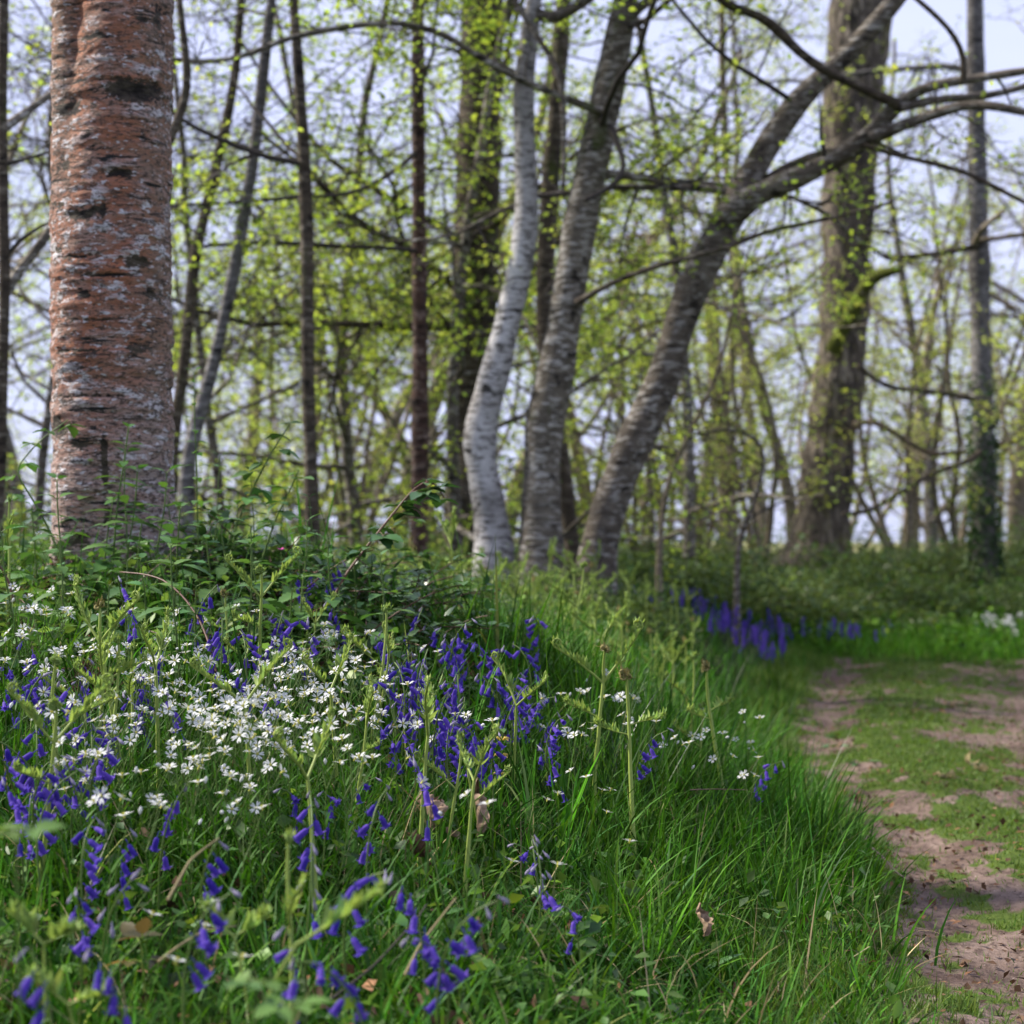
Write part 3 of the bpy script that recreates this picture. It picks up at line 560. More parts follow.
FK = Kind([far_tree(0, 'woodland_tree', 7.0, .12, M['b_far'], M['spring'], 16, 2.2, (.12, 1), 0.75, .06, 'twigwarm'),
           far_tree(1, 'woodland_tree', 7.5, .15, M['b_far'], M['yellow'], 18, 2.6, (.10, 1), 0.75, .06, 'twigwarm'),
           far_tree(2, 'woodland_tree', 7.5, .10, M['b_grey'], M['yellow'], 14, 2.0, (.12, 1), .4, .05, 'twigpale'),
           far_tree(3, 'hazel_shrub', 4.2, .035, M['b_far'], M['spring'], 7, 1.3, (.12, 1), 1.5, .06, 'twigwarm', 5),
           far_tree(4, 'hazel_shrub', 4.8, .040, M['b_far'], M['yellow'], 7, 1.5, (.12, 1), 1.0, .06, 'twigpale', 4),
           far_tree(5, 'hornbeam_tree', 6.5, .055, M['b_grey'], M['deep'], 26, 1.7, (.10, 1), .75, .052, 'twig', 1, .05, .9, .06, (-.12, .3)),
           far_tree(6, 'bare_tree', 7.0, .036, M['b_lean'], M['spring'], 26, 1.8, (.12, 1), .10, .045, 'twig', 1, .10, 1.3, .08, (.1, .9))])
FK.roots = FK.roots
spots = [  # px, distance, kind, rz, scale
 (690, 28, 2, .3, 1.15), (735, 26, 1, 1.2, 1.0), (930, 26, 2, 2.2, .95), (905, 33, 1, 3.1, 1.1), (1010, 27, 1, 4.2, 1.0), (1050, 21, 2, 5, .9), (770, 38, 1, .4, 1.2),
 (955, 37, 4, 2, 1.3), (590, 27, 0, 5.2, 1.0), (395, 22, 0, .2, .95), (350, 28, 0, 1.7, 1.1), (235, 33, 1, 4.4, 1.1), (145, 30, 2, 1.1, 1.0),
 (30, 25, 2, 3.9, 1.0), (15, 34, 1, .9, 1.1), (-40, 18, 0, 2.7, .9), (440, 32, 0, 4.9, 1.1), (500, 24, 0, .6, 1.0), (1090, 30, 0, 1.9, 1.1), 
 (350, 17, 3, 1.4, .85), (435, 21, 3, 2.5, .95), (195, 24, 3, 5, 1.0), (120, 18, 3, 3.3, .8), (640, 17.5, 3, 5.2, .75), (590, 19, 3, .8, .85), (700, 20, 4, 1.9, .9), (760, 18.5, 4, 2.8, .85), (900, 22, 4, 3.6, 1.0), (960, 20, 4, 4.5, .9), (1040, 17.5, 4, 5.6, .85), (300, 21, 3, 3, 1.0), (830, 30, 4, .1, 1.3), (660, 26, 4, 2, 1.2), (1000, 33, 4, 0, 1.4)]
spots += [(360, 15.5, 5, 1, 1.0), (455, 14.2, 5, 2, .95), (300, 18, 5, 4, 1.1), (690, 16.5, 5, 5.3, 1.0),  (100, 13, 6, 1.3, .95), (222, 14, 6, 2.6, 1.0),  (28, 12, 6, 4.7, .9)]
FAR = []
for px, d, k, rz, sc in spots:
    FAR.append((FK.put(k, tuple(at(px, d)-[0, 0, .05]), rz, sc), px, d, k))
# ---------------------------------------------------------------- the reddish birch in front
BD = 5.6; bc = P(111, 580, BD); bo = np.array([bc[0], BD, float(ground(bc[0], BD))])
birch = empty('birch_tree', tuple(bo), 'big reddish birch trunk with peeling flecked bark, nearest tree at left', 'tree')
def birch_mesh():
    zz = np.concatenate([np.linspace(-.15, 2.0, 470), np.linspace(2.03, 7.5, 90)]); K = 200
    th = np.arange(K)/K*TAU; Z, T = np.meshgrid(zz, th, indexing='ij'); ux, uy = np.cos(T), np.sin(T)
    def ext(cx, cy, rad):
        b = ux*cx+uy*cy; q = rad*rad-(cx*cx+cy*cy)+b*b
        return np.where(q > 0, b+np.sqrt(np.maximum(q, 0)), .02)
    k = sm((Z-.80)/1.0); u = np.clip(Z, 0, 1.7)
    A = ext(-.090-.004*u, .006, .072); B = ext(.040, -.014, .120); C = ext(.118, .030, .047)
    p = 7; un = (np.clip(A, .02, 1)**p+B**p+np.clip(C, .02, 1)**p)**(1/p)*.975
    base = .166-.004*np.sin(2*T)+.006*np.sin(3*T+1+Z*2)
    r = base*(1-k)+un*k
    r = r*(1+.22*np.exp(-np.maximum(Z, 0)/.12)*(1+.8*np.sin(5*T+.6)))
    X, Y = r*ux, r*uy
    band = fbm(X*5, Y*5, Z*26, 4); fine = fbm(X*22, Y*22, Z*80, 3)
    r = r+.011*(band-.5)+.009*(fine-.5)+.006*sm((vnoise(X*7, Y*7, Z*22)-.62)/.06)*(.4+.6*fine)+.006*(fbm(X*9, Y*9, Z*9, 3)-.5)
    # the marks: rings, knots and cracks, by height and by where they sit on the round trunk
    front = np.arcsin(np.clip((np.array([0.]))/1, -1, 1))
    px = 111+X/BD*F; py = 580-(Z-.03)/BD*F; fr = (Y < .03)
    wob = (fbm(X*14, Y*14, Z*4, 3)-.5)*16
    wob2 = (fbm(X*9, Y*9, Z*13+5, 4)-.5)*26
    def blob(x, y, sx, sy, a): return a*fr*np.exp(-(np.abs(px+wob2*min(1, sx/9)-x)/sx)**3-(np.abs(py+wob*min(1, sy/5)-y)/sy)**2)
    D = np.zeros_like(r)
    for q in [(140, 105, 28, 11, 1.0), (70, 118, 16, 9, .7), (98, 226, 26, 5, .95), (134, 186, 14, 5, .9), (66, 174, 10, 8, .6), (66, 215, 10, 5, .6), (146, 276, 12, 7, .8), (70, 436, 10, 9, 1.3), (117, 470, 3.5, 26, 1.1), (92, 452, 14, 5, .7), (93, 304, 9, 5, 1.0), (158, 306, 9, 6, .8), (152, 358, 10, 5, .7), (66, 260, 9, 3, .7), (163, 30, 5, 20, .7), (116, 235, 3, 22, .5), (103, 55, 18, 3.5, .9), (145, 35, 10, 4, .8), (60, 373, 9, 4, .7), (63, 395, 8, 3, .6), (120, 8, 30, 2.5, .8), (110, 330, 40, 2, .6), (70, 88, 14, 2, .8), (95, 545, 16, 8, .6), (120, 525, 5, 14, .7), (85, 268, 22, 1.8, .8), (117, 287, 26, 1.6, .8), (100, 405, 34, 1.6, .7), (96, 360, 30, 1.8, .7)]:
        D += blob(*q)
    D += .75*(~fr)*(vnoise(X*4, Y*4, Z*9) > .72)
    r = r-.012*np.clip(D, 0, 1)*(fbm(X*40, Y*40, Z*60, 2))+.008*blob(70, 425, 12, 5, 1)+.006*blob(134, 180, 16, 3, 1)+.006*blob(130, 93, 30, 2.5, 1)
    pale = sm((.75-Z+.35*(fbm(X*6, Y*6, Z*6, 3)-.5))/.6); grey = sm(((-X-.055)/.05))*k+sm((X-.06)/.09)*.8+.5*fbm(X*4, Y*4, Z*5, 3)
    X, Y = r*ux+.010*np.sin(Z*1.6)*0, r*uy
    m = MB(); h, w = X.shape; i = np.arange(h-1)[:, None]*w; j = np.arange(w)[None]; j2 = (j+1) % w
    m.add(np.stack([X, Y, Z], -1).reshape(-1, 3), np.stack([i+j, i+j2, i+w+j2, i+w+j], -1).reshape(-1, 4), None, np.stack([np.clip(D, 0, 1), np.clip(grey, 0, 1), pale], -1).reshape(-1, 3))
    return m
t = NT('bark_reddish_birch'); at3 = t.n('ShaderNodeSeparateColor', {0: t.attr()}); Dk, Gy, Pl = at3.outputs
v1 = t.coord((1, 1, 2.1)); v2 = t.coord((1, 1, 7)); v0 = t.coord()
n_f = t.noise(v1, 15, 5, .66, .3); n_c = t.noise(v2, 8, 6, .70, .5); n_l = t.noise(v2, 40, 4, .7); n_b = t.noise(v0, 7, 4, .6); n_s = t.noise(v1, 55, 5, .75); n_m = t.noise(v1, 9, 4, .6)
c = t.mix(t.ramp(n_b, .32, .62), (.42, .145, .065), (.30, .130, .080))
c = t.mix(t.ramp(t.math('ADD', n_m, t.math('MULTIPLY', t.math('SUBTRACT', n_s, .5), .5)), .46, .72), c, (.42, .29, .24))
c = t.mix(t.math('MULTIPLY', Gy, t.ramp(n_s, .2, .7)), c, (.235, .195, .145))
c = t.mix(t.math('MULTIPLY', Pl, t.ramp(n_l, .30, .60)), c, (.43, .36, .33))
c = t.mix(t.math('MULTIPLY', t.ramp(n_l, .56, .66), .6), c, (.10, .06, .045))
zone = t.noise(t.coord((1, 1, 1.5)), 4.2, 3, .5); c = t.mix(t.math('MULTIPLY', t.ramp(n_f, .53, .575), t.math('MULTIPLY', t.ramp(n_m, .36, .48), t.ramp(zone, .40, .56))), c, (.66, .63, .64))
c = t.mix(t.math('MULTIPLY', t.ramp(t.noise(v1, 38, 4, .6), .60, .63), t.ramp(zone, .25, .45)), c, (.62, .60, .61))
c = t.mix(t.math('MULTIPLY', t.ramp(n_s, .51, .57), .9), c, (.085, .055, .042))
c = t.mix(t.math('MULTIPLY', t.ramp(n_c, .56, .59), t.ramp(zone, .62, .44)), c, (.022, .022, .020))
c = t.mix(t.ramp(t.math('ADD', Dk, t.math('MULTIPLY', t.math('SUBTRACT', n_s, .5), 2.2)), .26, .48), c, t.mix(t.ramp(n_f, .4, .62), (.018, .014, .012), (.10, .08, .055)))
h = t.math('ADD', t.math('MULTIPLY', t.ramp(n_f, .5, .66), .5), t.math('ADD', t.math('MULTIPLY', n_c, -.7), t.math('ADD', t.math('MULTIPLY', n_l, .6), t.math('MULTIPLY', n_s, .4))))
M['b_front'] = t.finish(t.principled(c, .8, .25, t.bump(h, .9, .012)))
birch_mesh().build('trunk', M['b_front'], birch)
tw = MB(); lv = []
for i in range(9):
    z = R.uniform(2.6, 6.8); a = R.uniform(0, TAU); lp = wander([.08*math.cos(a), .08*math.sin(a), z], [math.cos(a), math.sin(a), .7], R.uniform(1.2, 2.2), 8, .13, -.02)
    m = MB(); m.tube(lp, np.linspace(.022, .006, 9), 7); lo = m.build('limb', M['b_dark'], birch); tw = MB(); twigs_of(lp, .02, 1.6, tw, lv, .8, .5); put_twigs(tw, np.zeros(3), 'twig', lo)
L_ = np.array(lv); m = MB(); leafcloud(m, L_, R.uniform(.025, .045, len(L_)), tints(len(L_)), .5, LEAF6, L6Q, None); m.build('foliage', M['spring'], birch)
def clump(name, label, cat, loc, n, rad, hgt, size, mat, up=.2, group=None):
    r_ = empty(name, tuple(loc), label, cat, group); m = MB()
    a = R.uniform(0, TAU, n); q = R.uniform(0, 1, n)**.5*rad; h = R.uniform(0, 1, n)*hgt*(1-(q/rad)**2*.7)
    for k in range(n):
        w = wander([q[k]*math.cos(a[k]), q[k]*math.sin(a[k]), h[k]], [R.normal(), R.normal(), R.normal(0, .6)], size*R.uniform(.5, 1.5), 3, .4, -.1); m.tube(w, np.linspace(.0016, .0008, 4), 3, np.array(tints(1)[0]))
    m.build('dead_stems', mat, r_)
    m = MB(); k = n; p = np.stack([q*np.cos(a), q*np.sin(a), h+.004], -1); leafcloud(m, p, R.uniform(.3, .9, n)*size*.6, tints(n, .15, .4), .3); m.build('litter', mat, r_)
    return r_
clump('moss_mound', 'mossy brown mound hugging the left foot of the reddish birch', 'moss mound', at(62, 5.35)+[0, 0, .0], 260, .10, .12, .05, M['litter'])
clump('dead_fern_clump', 'clump of rusty dead bracken litter behind the forked bracken stalk at left', 'dead fern', hit(88, 665, .13), 420, .065, .14, .05, M['litter'])
clump('dead_fern_clump', 'low scatter of dark brown litter right of the birch under the brambles', 'dead fern', hit(345, 655, .08), 300, .16, .09, .05, M['litter'])

# ---------------------------------------------------------------- leaves and plants
def serrated(Lw=.55, n=9, ser=.10, droop=.18, fold=.12, heart=0.0):
    s = np.linspace(0, 1, n); wv = Lw*.5*np.sin(np.pi*np.clip(s, 0, 1)**.72)**.85*(1+ser*(np.arange(n) % 2*2-1)); wv[0] = .01; wv[-1] = .004
    y = s.copy(); y[1] -= heart
    z = -droop*s**2
    v = np.concatenate([np.stack([-wv, y-ser*.25*wv, z+fold*wv*1.2-.12*wv**2], -1), np.stack([0*s, y*1.0, z], -1), np.stack([wv, y-ser*.25*wv, z+fold*wv*1.2], -1)])
    q = [[i, n+i, n+i+1, i+1] for i in range(n-1)]+[[n+i, 2*n+i, 2*n+i+1, n+i+1] for i in range(n-1)]
    return v, q
NL = serrated(.52, 11, .14, .30, .15, .05); BL = serrated(.68, 9, .10, .15, .2); OV = serrated(.45, 8, 0, .2, .15); DK = serrated(.62, 12, .04, .35, -.1)
def frame_dir(d, roll=0.0):
    d = nrm(d); X = nrm(np.cross(d, [0, 0, 1.0])); Z = np.cross(X, d); c, s_ = math.cos(roll), math.sin(roll)
    return X*c+Z*s_, d, Z*c-X*s_
def leaf(m, tmpl, p, d, size, roll=0.0, tint=None):
    X, Y, Z = frame_dir(d, roll); m.inst(tmpl[0], tmpl[1], None, [p], [X], [Y], [Z], size, [tint if tint is not None else tints(1, .1, .18)[0]])
def make_nettle(h, name='nettle', big=1.0):
    r = empty(name, (0, 0, 0)); st = wander([0, 0, -.03], [R.normal(0, .1), R.normal(0, .1), 1], h+.03, 9, .04, .08)
    m = MB(); m.tube(st, np.linspace(.0032, .0016, 10), 6); fol = MB(); nt = int(h/.05)
    for i in range(nt):
        t = .25+.75*(i/(nt-1)); p, d = along(st, min(t, .999)); a = (i % 2)*math.pi/2+R.normal(0, .25); l = (.070-.042*max(0, (t-.55)/.45))*big*R.uniform(.8, 1.15)
        for s_ in (0, math.pi):
            e = np.array([math.cos(a+s_), math.sin(a+s_), R.uniform(.0, .5)+.9*max(0, t-.8)*3]); q = p+nrm(e)*.012
            m.tube([p, q], .0010, 4); leaf(fol, NL, q, e+[0, 0, -.15], l, R.normal(0, .2))
    m.build('stem', M['stem'], r); fol.build('foliage', M['nettle'], r); return r
def trifoliate(m, fol, p, d, size, tint=None):
    d = nrm(d); q = p+d*size*.6; m.tube([p, (p+q)/2+[0, 0, .004], q], .0010, 4); X = nrm(np.cross(d, [0, 0, 1.0]))
    tt = tint if tint is not None else tints(1, .12, .22)[0]
    leaf(fol, BL, q, d+[0, 0, R.uniform(-.35, .1)], size, R.normal(0, .2), tt)
    for s_ in (-1, 1): leaf(fol, BL, q-d*.004, X*s_+d*.25+[0, 0, R.uniform(-.4, .1)], size*.85, R.normal(0, .2), tt)
def make_bramble(nc, h, sz, name='bramble', lean=None, spread=.9):
    r = empty(name, (0, 0, 0)); m = MB(); fol = MB()
    for c_ in range(nc):
        a = R.uniform(0, TAU) if lean is None else lean+R.normal(0, .3)
        w = wander([R.normal(0, .03), R.normal(0, .03), -.03], [math.cos(a)*spread*R.uniform(.3, 1), math.sin(a)*spread*R.uniform(.3, 1), 1.1], h*R.uniform(.75, 1.2), 12, .09, -.09)
        m.tube(w, np.linspace(.0042, .0016, 13), 6); nl = int(h/.042)
        for i in range(nl):
            t = R.uniform(.12, 1) if i else 1; p, d = along(w, min(t, .999)); e = side(d, 0, .85); e[2] = abs(e[2])*.5+R.uniform(-.2, .35); trifoliate(m, fol, p, e, sz*R.uniform(.65, 1.2))
    m.build('cane', M['redstem'], r); fol.build('foliage', M['bramble'], r); return r
NK = Kind([make_nettle(.30, big=1.25), make_nettle(.40, big=1.3), make_nettle(.50, big=1.2), make_nettle(.24, big=1.1)])
BK = Kind([make_bramble(5, .42, .052), make_bramble(6, .55, .058), make_bramble(4, .34, .048)])
REG = []                                    # (object, point to name it by, look words, noun)
def reg(o, h, look, noun): REG.append((o, np.array(o.location)+[0, 0, h], look, noun))
NH = [.30, .40, .50, .24]
for px, py, k in [(112, 428, 2), (78, 448, 1), (128, 452, 1), (150, 470, 1), (118, 470, 1), (95, 500, 0), (70, 480, 1), (140, 520, 0), (165, 505, 1), (205, 455, 2), (228, 490, 1), (250, 470, 2), (275, 500, 0), (300, 520, 1), (325, 500, 2), (60, 540, 0), (120, 560, 3), (150, 560, 0), (185, 545, 1), (215, 540, 0), (245, 545, 1), (280, 560, 3), (25, 530, 1), (10, 575, 0), (340, 540, 1), (365, 560, 0), (395, 555, 1), (170, 590, 3), (205, 585, 0), (100, 585, 3), (238, 590, 3), (20, 490, 1), (412, 585, 3), (135, 600, 3), (290, 590, 3), (330, 585, 3), (45, 505, 0), (185, 500, 1), (232, 520, 0), (265, 525, 1), (310, 555, 0)]:
    loc = hit(px, py, NH[k]*.98, 5.45 if 45 < px < 178 else 6.2)
    if py < 515 and (px < 45 or px > 178): loc = at(px, R.uniform(5.2, 5.9)); 
    sc = np.clip((P(px, py, loc[1])[2]-loc[2])/NH[k], .7, 1.45)
    o = NK.put(k, tuple(loc), R.uniform(0, TAU), sc, abs(R.normal(0, .08)), R.uniform(0, TAU)); reg(o, NH[k]*sc*.8, ['mid-height', 'tall', 'tallest leggy', 'low'][k]+' nettle', 'nettle')
lone = make_nettle(.86, big=.8); loc = at(205, 5.25); lone.location = loc; lone.scale = [(P(205, 372, 5.25)[2]-loc[2])/.86]*3
tag(lone, 'single tallest nettle-like stem standing clear right of the reddish birch', 'nettle')
for px, py, k, zz in [(200, 520, 1, 5.5), (255, 545, 1, 5.3), (305, 530, 1, 5.4), (340, 560, 0, 5.1), (375, 545, 1, 5.3), (235, 575, 2, 5.0), (285, 600, 0, 4.7), (350, 610, 2, 4.7), (150, 585, 2, 5.15), (400, 570, 0, 5.4), (320, 630, 2, 4.5), (20, 560, 0, 5.6), (-10, 540, 1, 5.9), (225, 545, 0, 5.8), (430, 560, 0, 6.0), (180, 620, 2, 4.7), (265, 505, 1, 5.6), (330, 510, 1, 5.7), (390, 520, 0, 5.6), (290, 570, 0, 5.0), (325, 585, 1, 4.9), (370, 580, 0, 4.9), (405, 545, 1, 5.5), (225, 600, 2, 4.8), (260, 560, 1, 5.1), (420, 600, 0, 5.2), (75, 575, 2, 5.2), (30, 600, 2, 5.0), (130, 610, 2, 4.8), (385, 610, 2, 4.8)]:
    loc = at(px, zz); h = [.40, .50, .32][k]; sc = np.clip((P(px, py, zz)[2]-loc[2])/h, .7, 1.28)
    o = BK.put(k, tuple(loc), R.uniform(0, TAU), sc); reg(o, h*sc*.6, ['bushy dark-leaved', 'large dark-leaved', 'low dark-leaved'][k]+' bramble', 'bramble')
def cane_px(name, label, cat, pts, d0, d1, rad, mat, leaves=0, sz=.05, leafmat_=None, fromt=.35):
    pts = np.array(pts, float); dp = np.linspace(d0, d1, len(pts)); w = np.array([P(a, b, c) for (a, b), c in zip(pts, dp)])
    sg = np.concatenate([[0], np.cumsum(np.linalg.norm(np.diff(w, axis=0), axis=1))]); u = np.linspace(0, sg[-1], 26); w = np.stack([np.interp(u, sg, w[:, i]) for i in range(3)], -1)
    for q in range(3): w[1:-1] = .25*w[:-2]+.5*w[1:-1]+.25*w[2:]
    o = w[0].copy(); r = empty(name, tuple(o), label, cat); m = MB(); m.tube(w-o, np.linspace(rad, rad*.5, 26), 7, cap=True); fol = MB()
    for i in range(leaves):
        p, d = along(w-o, fromt+(1-fromt)*(i/(max(1, leaves-1)))*.999); e = side(d, .1, .9); e[2] = R.uniform(-.5, .3); trifoliate(m, fol, p, e, sz*R.uniform(.7, 1.15))
    m.build('cane' if leaves else 'stem', mat, r)
    if leaves: fol.build('foliage', leafmat_ or M['bramble'], r)
    return r
cane_px('bramble_cane', 'arching dark bramble cane with drooping glossy leaves, right end of the thicket', 'bramble', [(330, 605), (345, 575), (368, 545), (392, 515), (412, 490), (428, 478), (440, 486), (444, 498)], 4.9, 5.0, .0035, M['redstem'], 13, .058)
cane_px('bramble_cane', 'green upright cane with pointed leaves leaning right above the brambles', 'bramble', [(222, 560), (245, 505), (262, 470), (276, 445), (290, 424)], 5.3, 5.3, .003, M['stem'], 8, .05, M['nettle'])
cane_px('bramble_cane', 'pale green cane leaning right with leaves midway between birch and arching cane', 'bramble', [(262, 560), (275, 520), (290, 490), (299, 470)], 5.2, 5.2, .003, M['stem'], 7, .05, M['nettle'])
cane_px('bramble_cane', 'long pale cane rising left across the reddish birch foot', 'bramble', [(62, 565), (50, 530), (30, 495), (14, 470), (40, 440), (68, 420)], 5.1, 5.2, .003, M['stem'], 7, .045, M['nettle'])
cane_px('bare_cane', 'bare reddish cane bent over in front of the brambles', 'cane', [(216, 672), (210, 645), (200, 620), (185, 598), (165, 580), (145, 574), (120, 572)], 4.2, 4.5, .0030, M['redstem'])
cane_px('bare_cane', 'short reddish broken twig at the left frame edge', 'twig', [(14, 602), (10, 585), (3, 570), (-6, 560)], 4.6, 4.6, .004, M['redstem'])
cane_px('bare_twig', 'thin pale twig fallen across the nettles right of birch', 'twig', [(135, 585), (150, 572), (165, 560), (178, 545)], 4.9, 4.9, .0018, M['twigpale'])
cane_px('bare_twig', 'thin straw-coloured twig lying across the bracken left of centre', 'twig', [(400, 588), (425, 583), (458, 576)], 6.2, 6.6, .003, M['twigwarm'])
cane_px('bare_twig', 'thin reddish stem lying level across the long grass near the path', 'twig', [(690, 790), (715, 789), (748, 790)], 4.3, 4.5, .0014, M['redstem'])
cane_px('bare_twig', 'curved dark twig half sunk in the foreground grass', 'twig', [(330, 1000), (350, 985), (375, 965), (398, 940), (420, 915), (426, 905)], 2.55, 2.75, .0022, M['twig'])
for q, (pts, lab) in enumerate([([(168, 900), (190, 860), (205, 848), (219, 838)], 'pale bent grass stalk slanting beside the small dark bramble sprout'), ([(405, 975), (420, 945), (435, 925), (456, 898)], 'pale bent straw right of the curved dark twig'), ([(158, 962), (180, 945), (205, 930), (236, 926)], 'pale bent straw lowest at left behind the bronze sprout'), ([(478, 918), (482, 935), (488, 955)], 'short pale drooping blade in the lower centre grass')]):
    cane_px('grass_stalk', lab, 'grass stalk', pts, 2.6, 2.7, .0022, M['straw'])
o = cane_px('campion_stem', 'single pink campion flower in the brambles above the bluebells', 'flower', [(283, 590), (282, 570), (281, 552)], 4.9, 4.9, .0012, M['stem'])
m = MB()
for k in range(5):
    a = k*TAU/5; leaf(m, OV, P(281, 550, 4.9)-np.array(o.location), [math.cos(a), math.sin(a)-.4, .6], .013)
m.build('flower', M['magenta'], o)

# bracken: stalk, curled crozier and side fronds that are still unrolling
def spiral(p, d, nrm_axis, r0, turns=1.6, n=26):
    d = nrm(d); a = nrm(np.cross(nrm_axis, d)); out = []; q = np.array(p, float); ang = 0
    for i in range(n):
        u = i/(n-1); rad = r0*(1-.82*u); da = turns*TAU/n; ang += da; dd = d*math.cos(ang)+a*math.sin(ang); q = q+dd*rad*da; out.append(q.copy())
    return np.array(out)
PIN = serrated(.36, 5, 0, -.6, .3)
def frond(parent, p, d, Ln, curl=.012, rich=1.0, name='side_frond', st=.0016):
    w = wander(p, d, Ln, 9, .05, -.015); ax = nrm(np.cross(d, [0, 0, 1])+R.normal(0, .2, 3)); sp = spiral(w[-1], w[-1]-w[-2], ax, curl*.7, 1.5, 16)
    m = MB(); full = np.vstack([w, sp]); m.tube(full, np.linspace(st, st*.55, len(full)), 6); o = m.build(name, M['stalk'], parent)
    f = MB(); nn = int(Ln/.0075*rich)
    for i in range(nn):
        t = .30+.70*i/nn; q, e = along(w, min(t, .999)); l = .027*(1.15-.7*t)*R.uniform(.6, 1.2); X = nrm(np.cross(e, [0, 0, 1.0]))
        for s_ in (-1, 1): leaf(f, PIN, q, X*s_*.8+e*.5+[0, 0, R.uniform(-.2, .6)], l, R.normal(0, .4))
    for q in sp: leaf(f, PIN, q, R.normal(0, 1, 3), .013)
    f.build('leaflets', M['fern'], o); return o
def make_bracken(h, kind, top='green', rt=.0062):
    r = empty('bracken_frond', (0, 0, 0)); w = wander([0, 0, -.04], [R.normal(0, .06), R.normal(0, .06), 1], h*(.70 if kind == 'fork' else .80)+.04, 10, .036, .02)
    m = MB(); m.tube(w, np.linspace(rt*1.05, rt*.55, 11), 8); m.build('stalk', M['stalk'], r); e = w[-1]; a = R.uniform(-.3, .3)
    if kind in ('fork', 'tall'):
        frond(r, e-[0, 0, .004], [-math.cos(a)*.8, -math.sin(a)*.5, .8], h*.30, .016, st=rt*.5); frond(r, e-[0, 0, .002], [math.cos(a)*.75, math.sin(a)*.5, .95], h*.34, .016, st=rt*.5)
    if kind == 'arm': frond(r, w[-3], [-.8, R.normal(0, .2), .7], h*.34, .015, st=rt*.45)
    if kind in ('tall', 'arm', 'knob'):
        cw = wander(e, [R.normal(0, .1), 0, 1], h*.16, 5, .05, 0); m = MB(); m.tube(cw, np.linspace(rt*.65, rt*.42, 6), 7); cr = m.build('crozier', M['stalk'], r)
        f = MB()
        for k in range(5 if kind == 'knob' else 4):
            v = nrm(np.array([R.normal(0, .6), R.normal(0, .4), 1])); s_ = spiral(cw[-1], v, R.normal(0, 1, 3)*[.4, 1, .3], R.uniform(.005, .009), 1.4, 20); f.tube(s_, np.linspace(.0032, .0018, 20), 7, rough=.3)
            for q in s_[::2]: leaf(f, PIN, q, R.normal(0, 1, 3), R.uniform(.008, .016))
        f.build('curled_tip', M['crozier'] if top == 'brown' else M['fern'], cr)
        if kind == 'knob':
            for s_ in (-1, 1): frond(r, w[-2]+[0, 0, .01*s_], [s_*.8, R.normal(0, .3), .35], h*.16, .008, .9, st=rt*.3)
    if kind == 'tall':
        frond(r, w[-3], [-.7, -.3, .4], h*.20, .009, st=rt*.35)
    return r
BKIND = ['fork', 'tall', 'arm', 'knob', 'tall']; BH = .46
BP = Kind([make_bracken(BH, k, tp) for k, tp in zip(BKIND, ['green', 'brown', 'green', 'brown', 'green'])])
NAMED = [(92, 655, 3.55, 0, .2, 'forked bracken stalk with two wide arms, tallest at far left'), (133, 640, 3.7, 2, 3.0, 'bracken stalk with one arm curling towards the forked stalk at left'),
 (258, 560, 4.3, 4, .5, 'slim tall bracken stalk with feathery curled side fronds below the birch'), (236, 585, 4.35, 3, 1.0, 'slender bracken stalk with brown knob close left of the slim tall one'),
 (372, 600, 4.2, 2, .2, 'bracken stalk with a long arm reaching left, above the stitchwort drift'), (319, 705, 3.1, 0, 2.8, 'pale bracken stalk with twisted forked top amid the stitchwort drift'),
 (594, 640, 4.3, 1, .0, 'tall brown-tipped bracken stalk with two spreading arms near the centre'), (640, 664, 4.1, 3, .3, 'knob-headed bracken stalk standing alone in the centre grass'),
 (741, 655, 4.9, 3, 2.0, 'knob-headed bracken stalk nearest the path'), (10, 490, 4.9, 2, 3.3, 'tall bracken stalk at the left frame edge'), (297, 828, 2.5, 2, 3.2, 'blurred near bracken stalk with low arms in the bottom foreground'),
 (445, 590, 6.0, 4, .5, 'bracken stalk left of centre behind the bluebell clump'), (500, 610, 5.4, 1, 1.2, 'bracken stalk with arching arms just left of the brown-tipped one'), (610, 598, 5.6, 0, .6, 'forked bracken stalk rising behind the brown-tipped one'),
 (690, 650, 5.6, 2, .3, 'bracken stalk with a drooping arm among the dark rushes'), (835/1.2, 700, 5.0, 2, .1, 'short bracken stalk with a long low arm among the rushes'), (305, 600, 4.6, 4, 2.0, 'bracken stalk right of the slim tall one, before the brambles'),
 (38, 690, 3.1, 4, 1.0, 'curled young bracken stalk at far left below the birch'), (350, 690, 3.6, 4, 4.0, 'leaning young bracken stalk right of the pale twisted one')]
for px, py, d, k, rz, lab in NAMED:
    loc = at(px, d); sc = np.clip((P(px, py, d)[2]-loc[2])/BH, .5, 1.6); o = BP.put(k, tuple(loc), rz*.4, sc, abs(R.normal(0, .04)), R.uniform(0, TAU)); tag(o, lab, 'bracken', 'bracken fronds unrolling on the bank')
nb = len(NAMED)
for i in range(14):
    px = R.uniform(20, 520); d = R.uniform(3.3, 4.3); loc = at(px, d); o = BP.put(int(R.choice([0, 1, 2, 4])), tuple(loc), R.uniform(0, TAU), R.uniform(.55, .9), abs(R.normal(0, .08)), R.uniform(0, TAU)); o['group'] = 'bracken fronds unrolling on the bank'; reg(o, BH*.7, 'young bracken stalk', 'bracken')
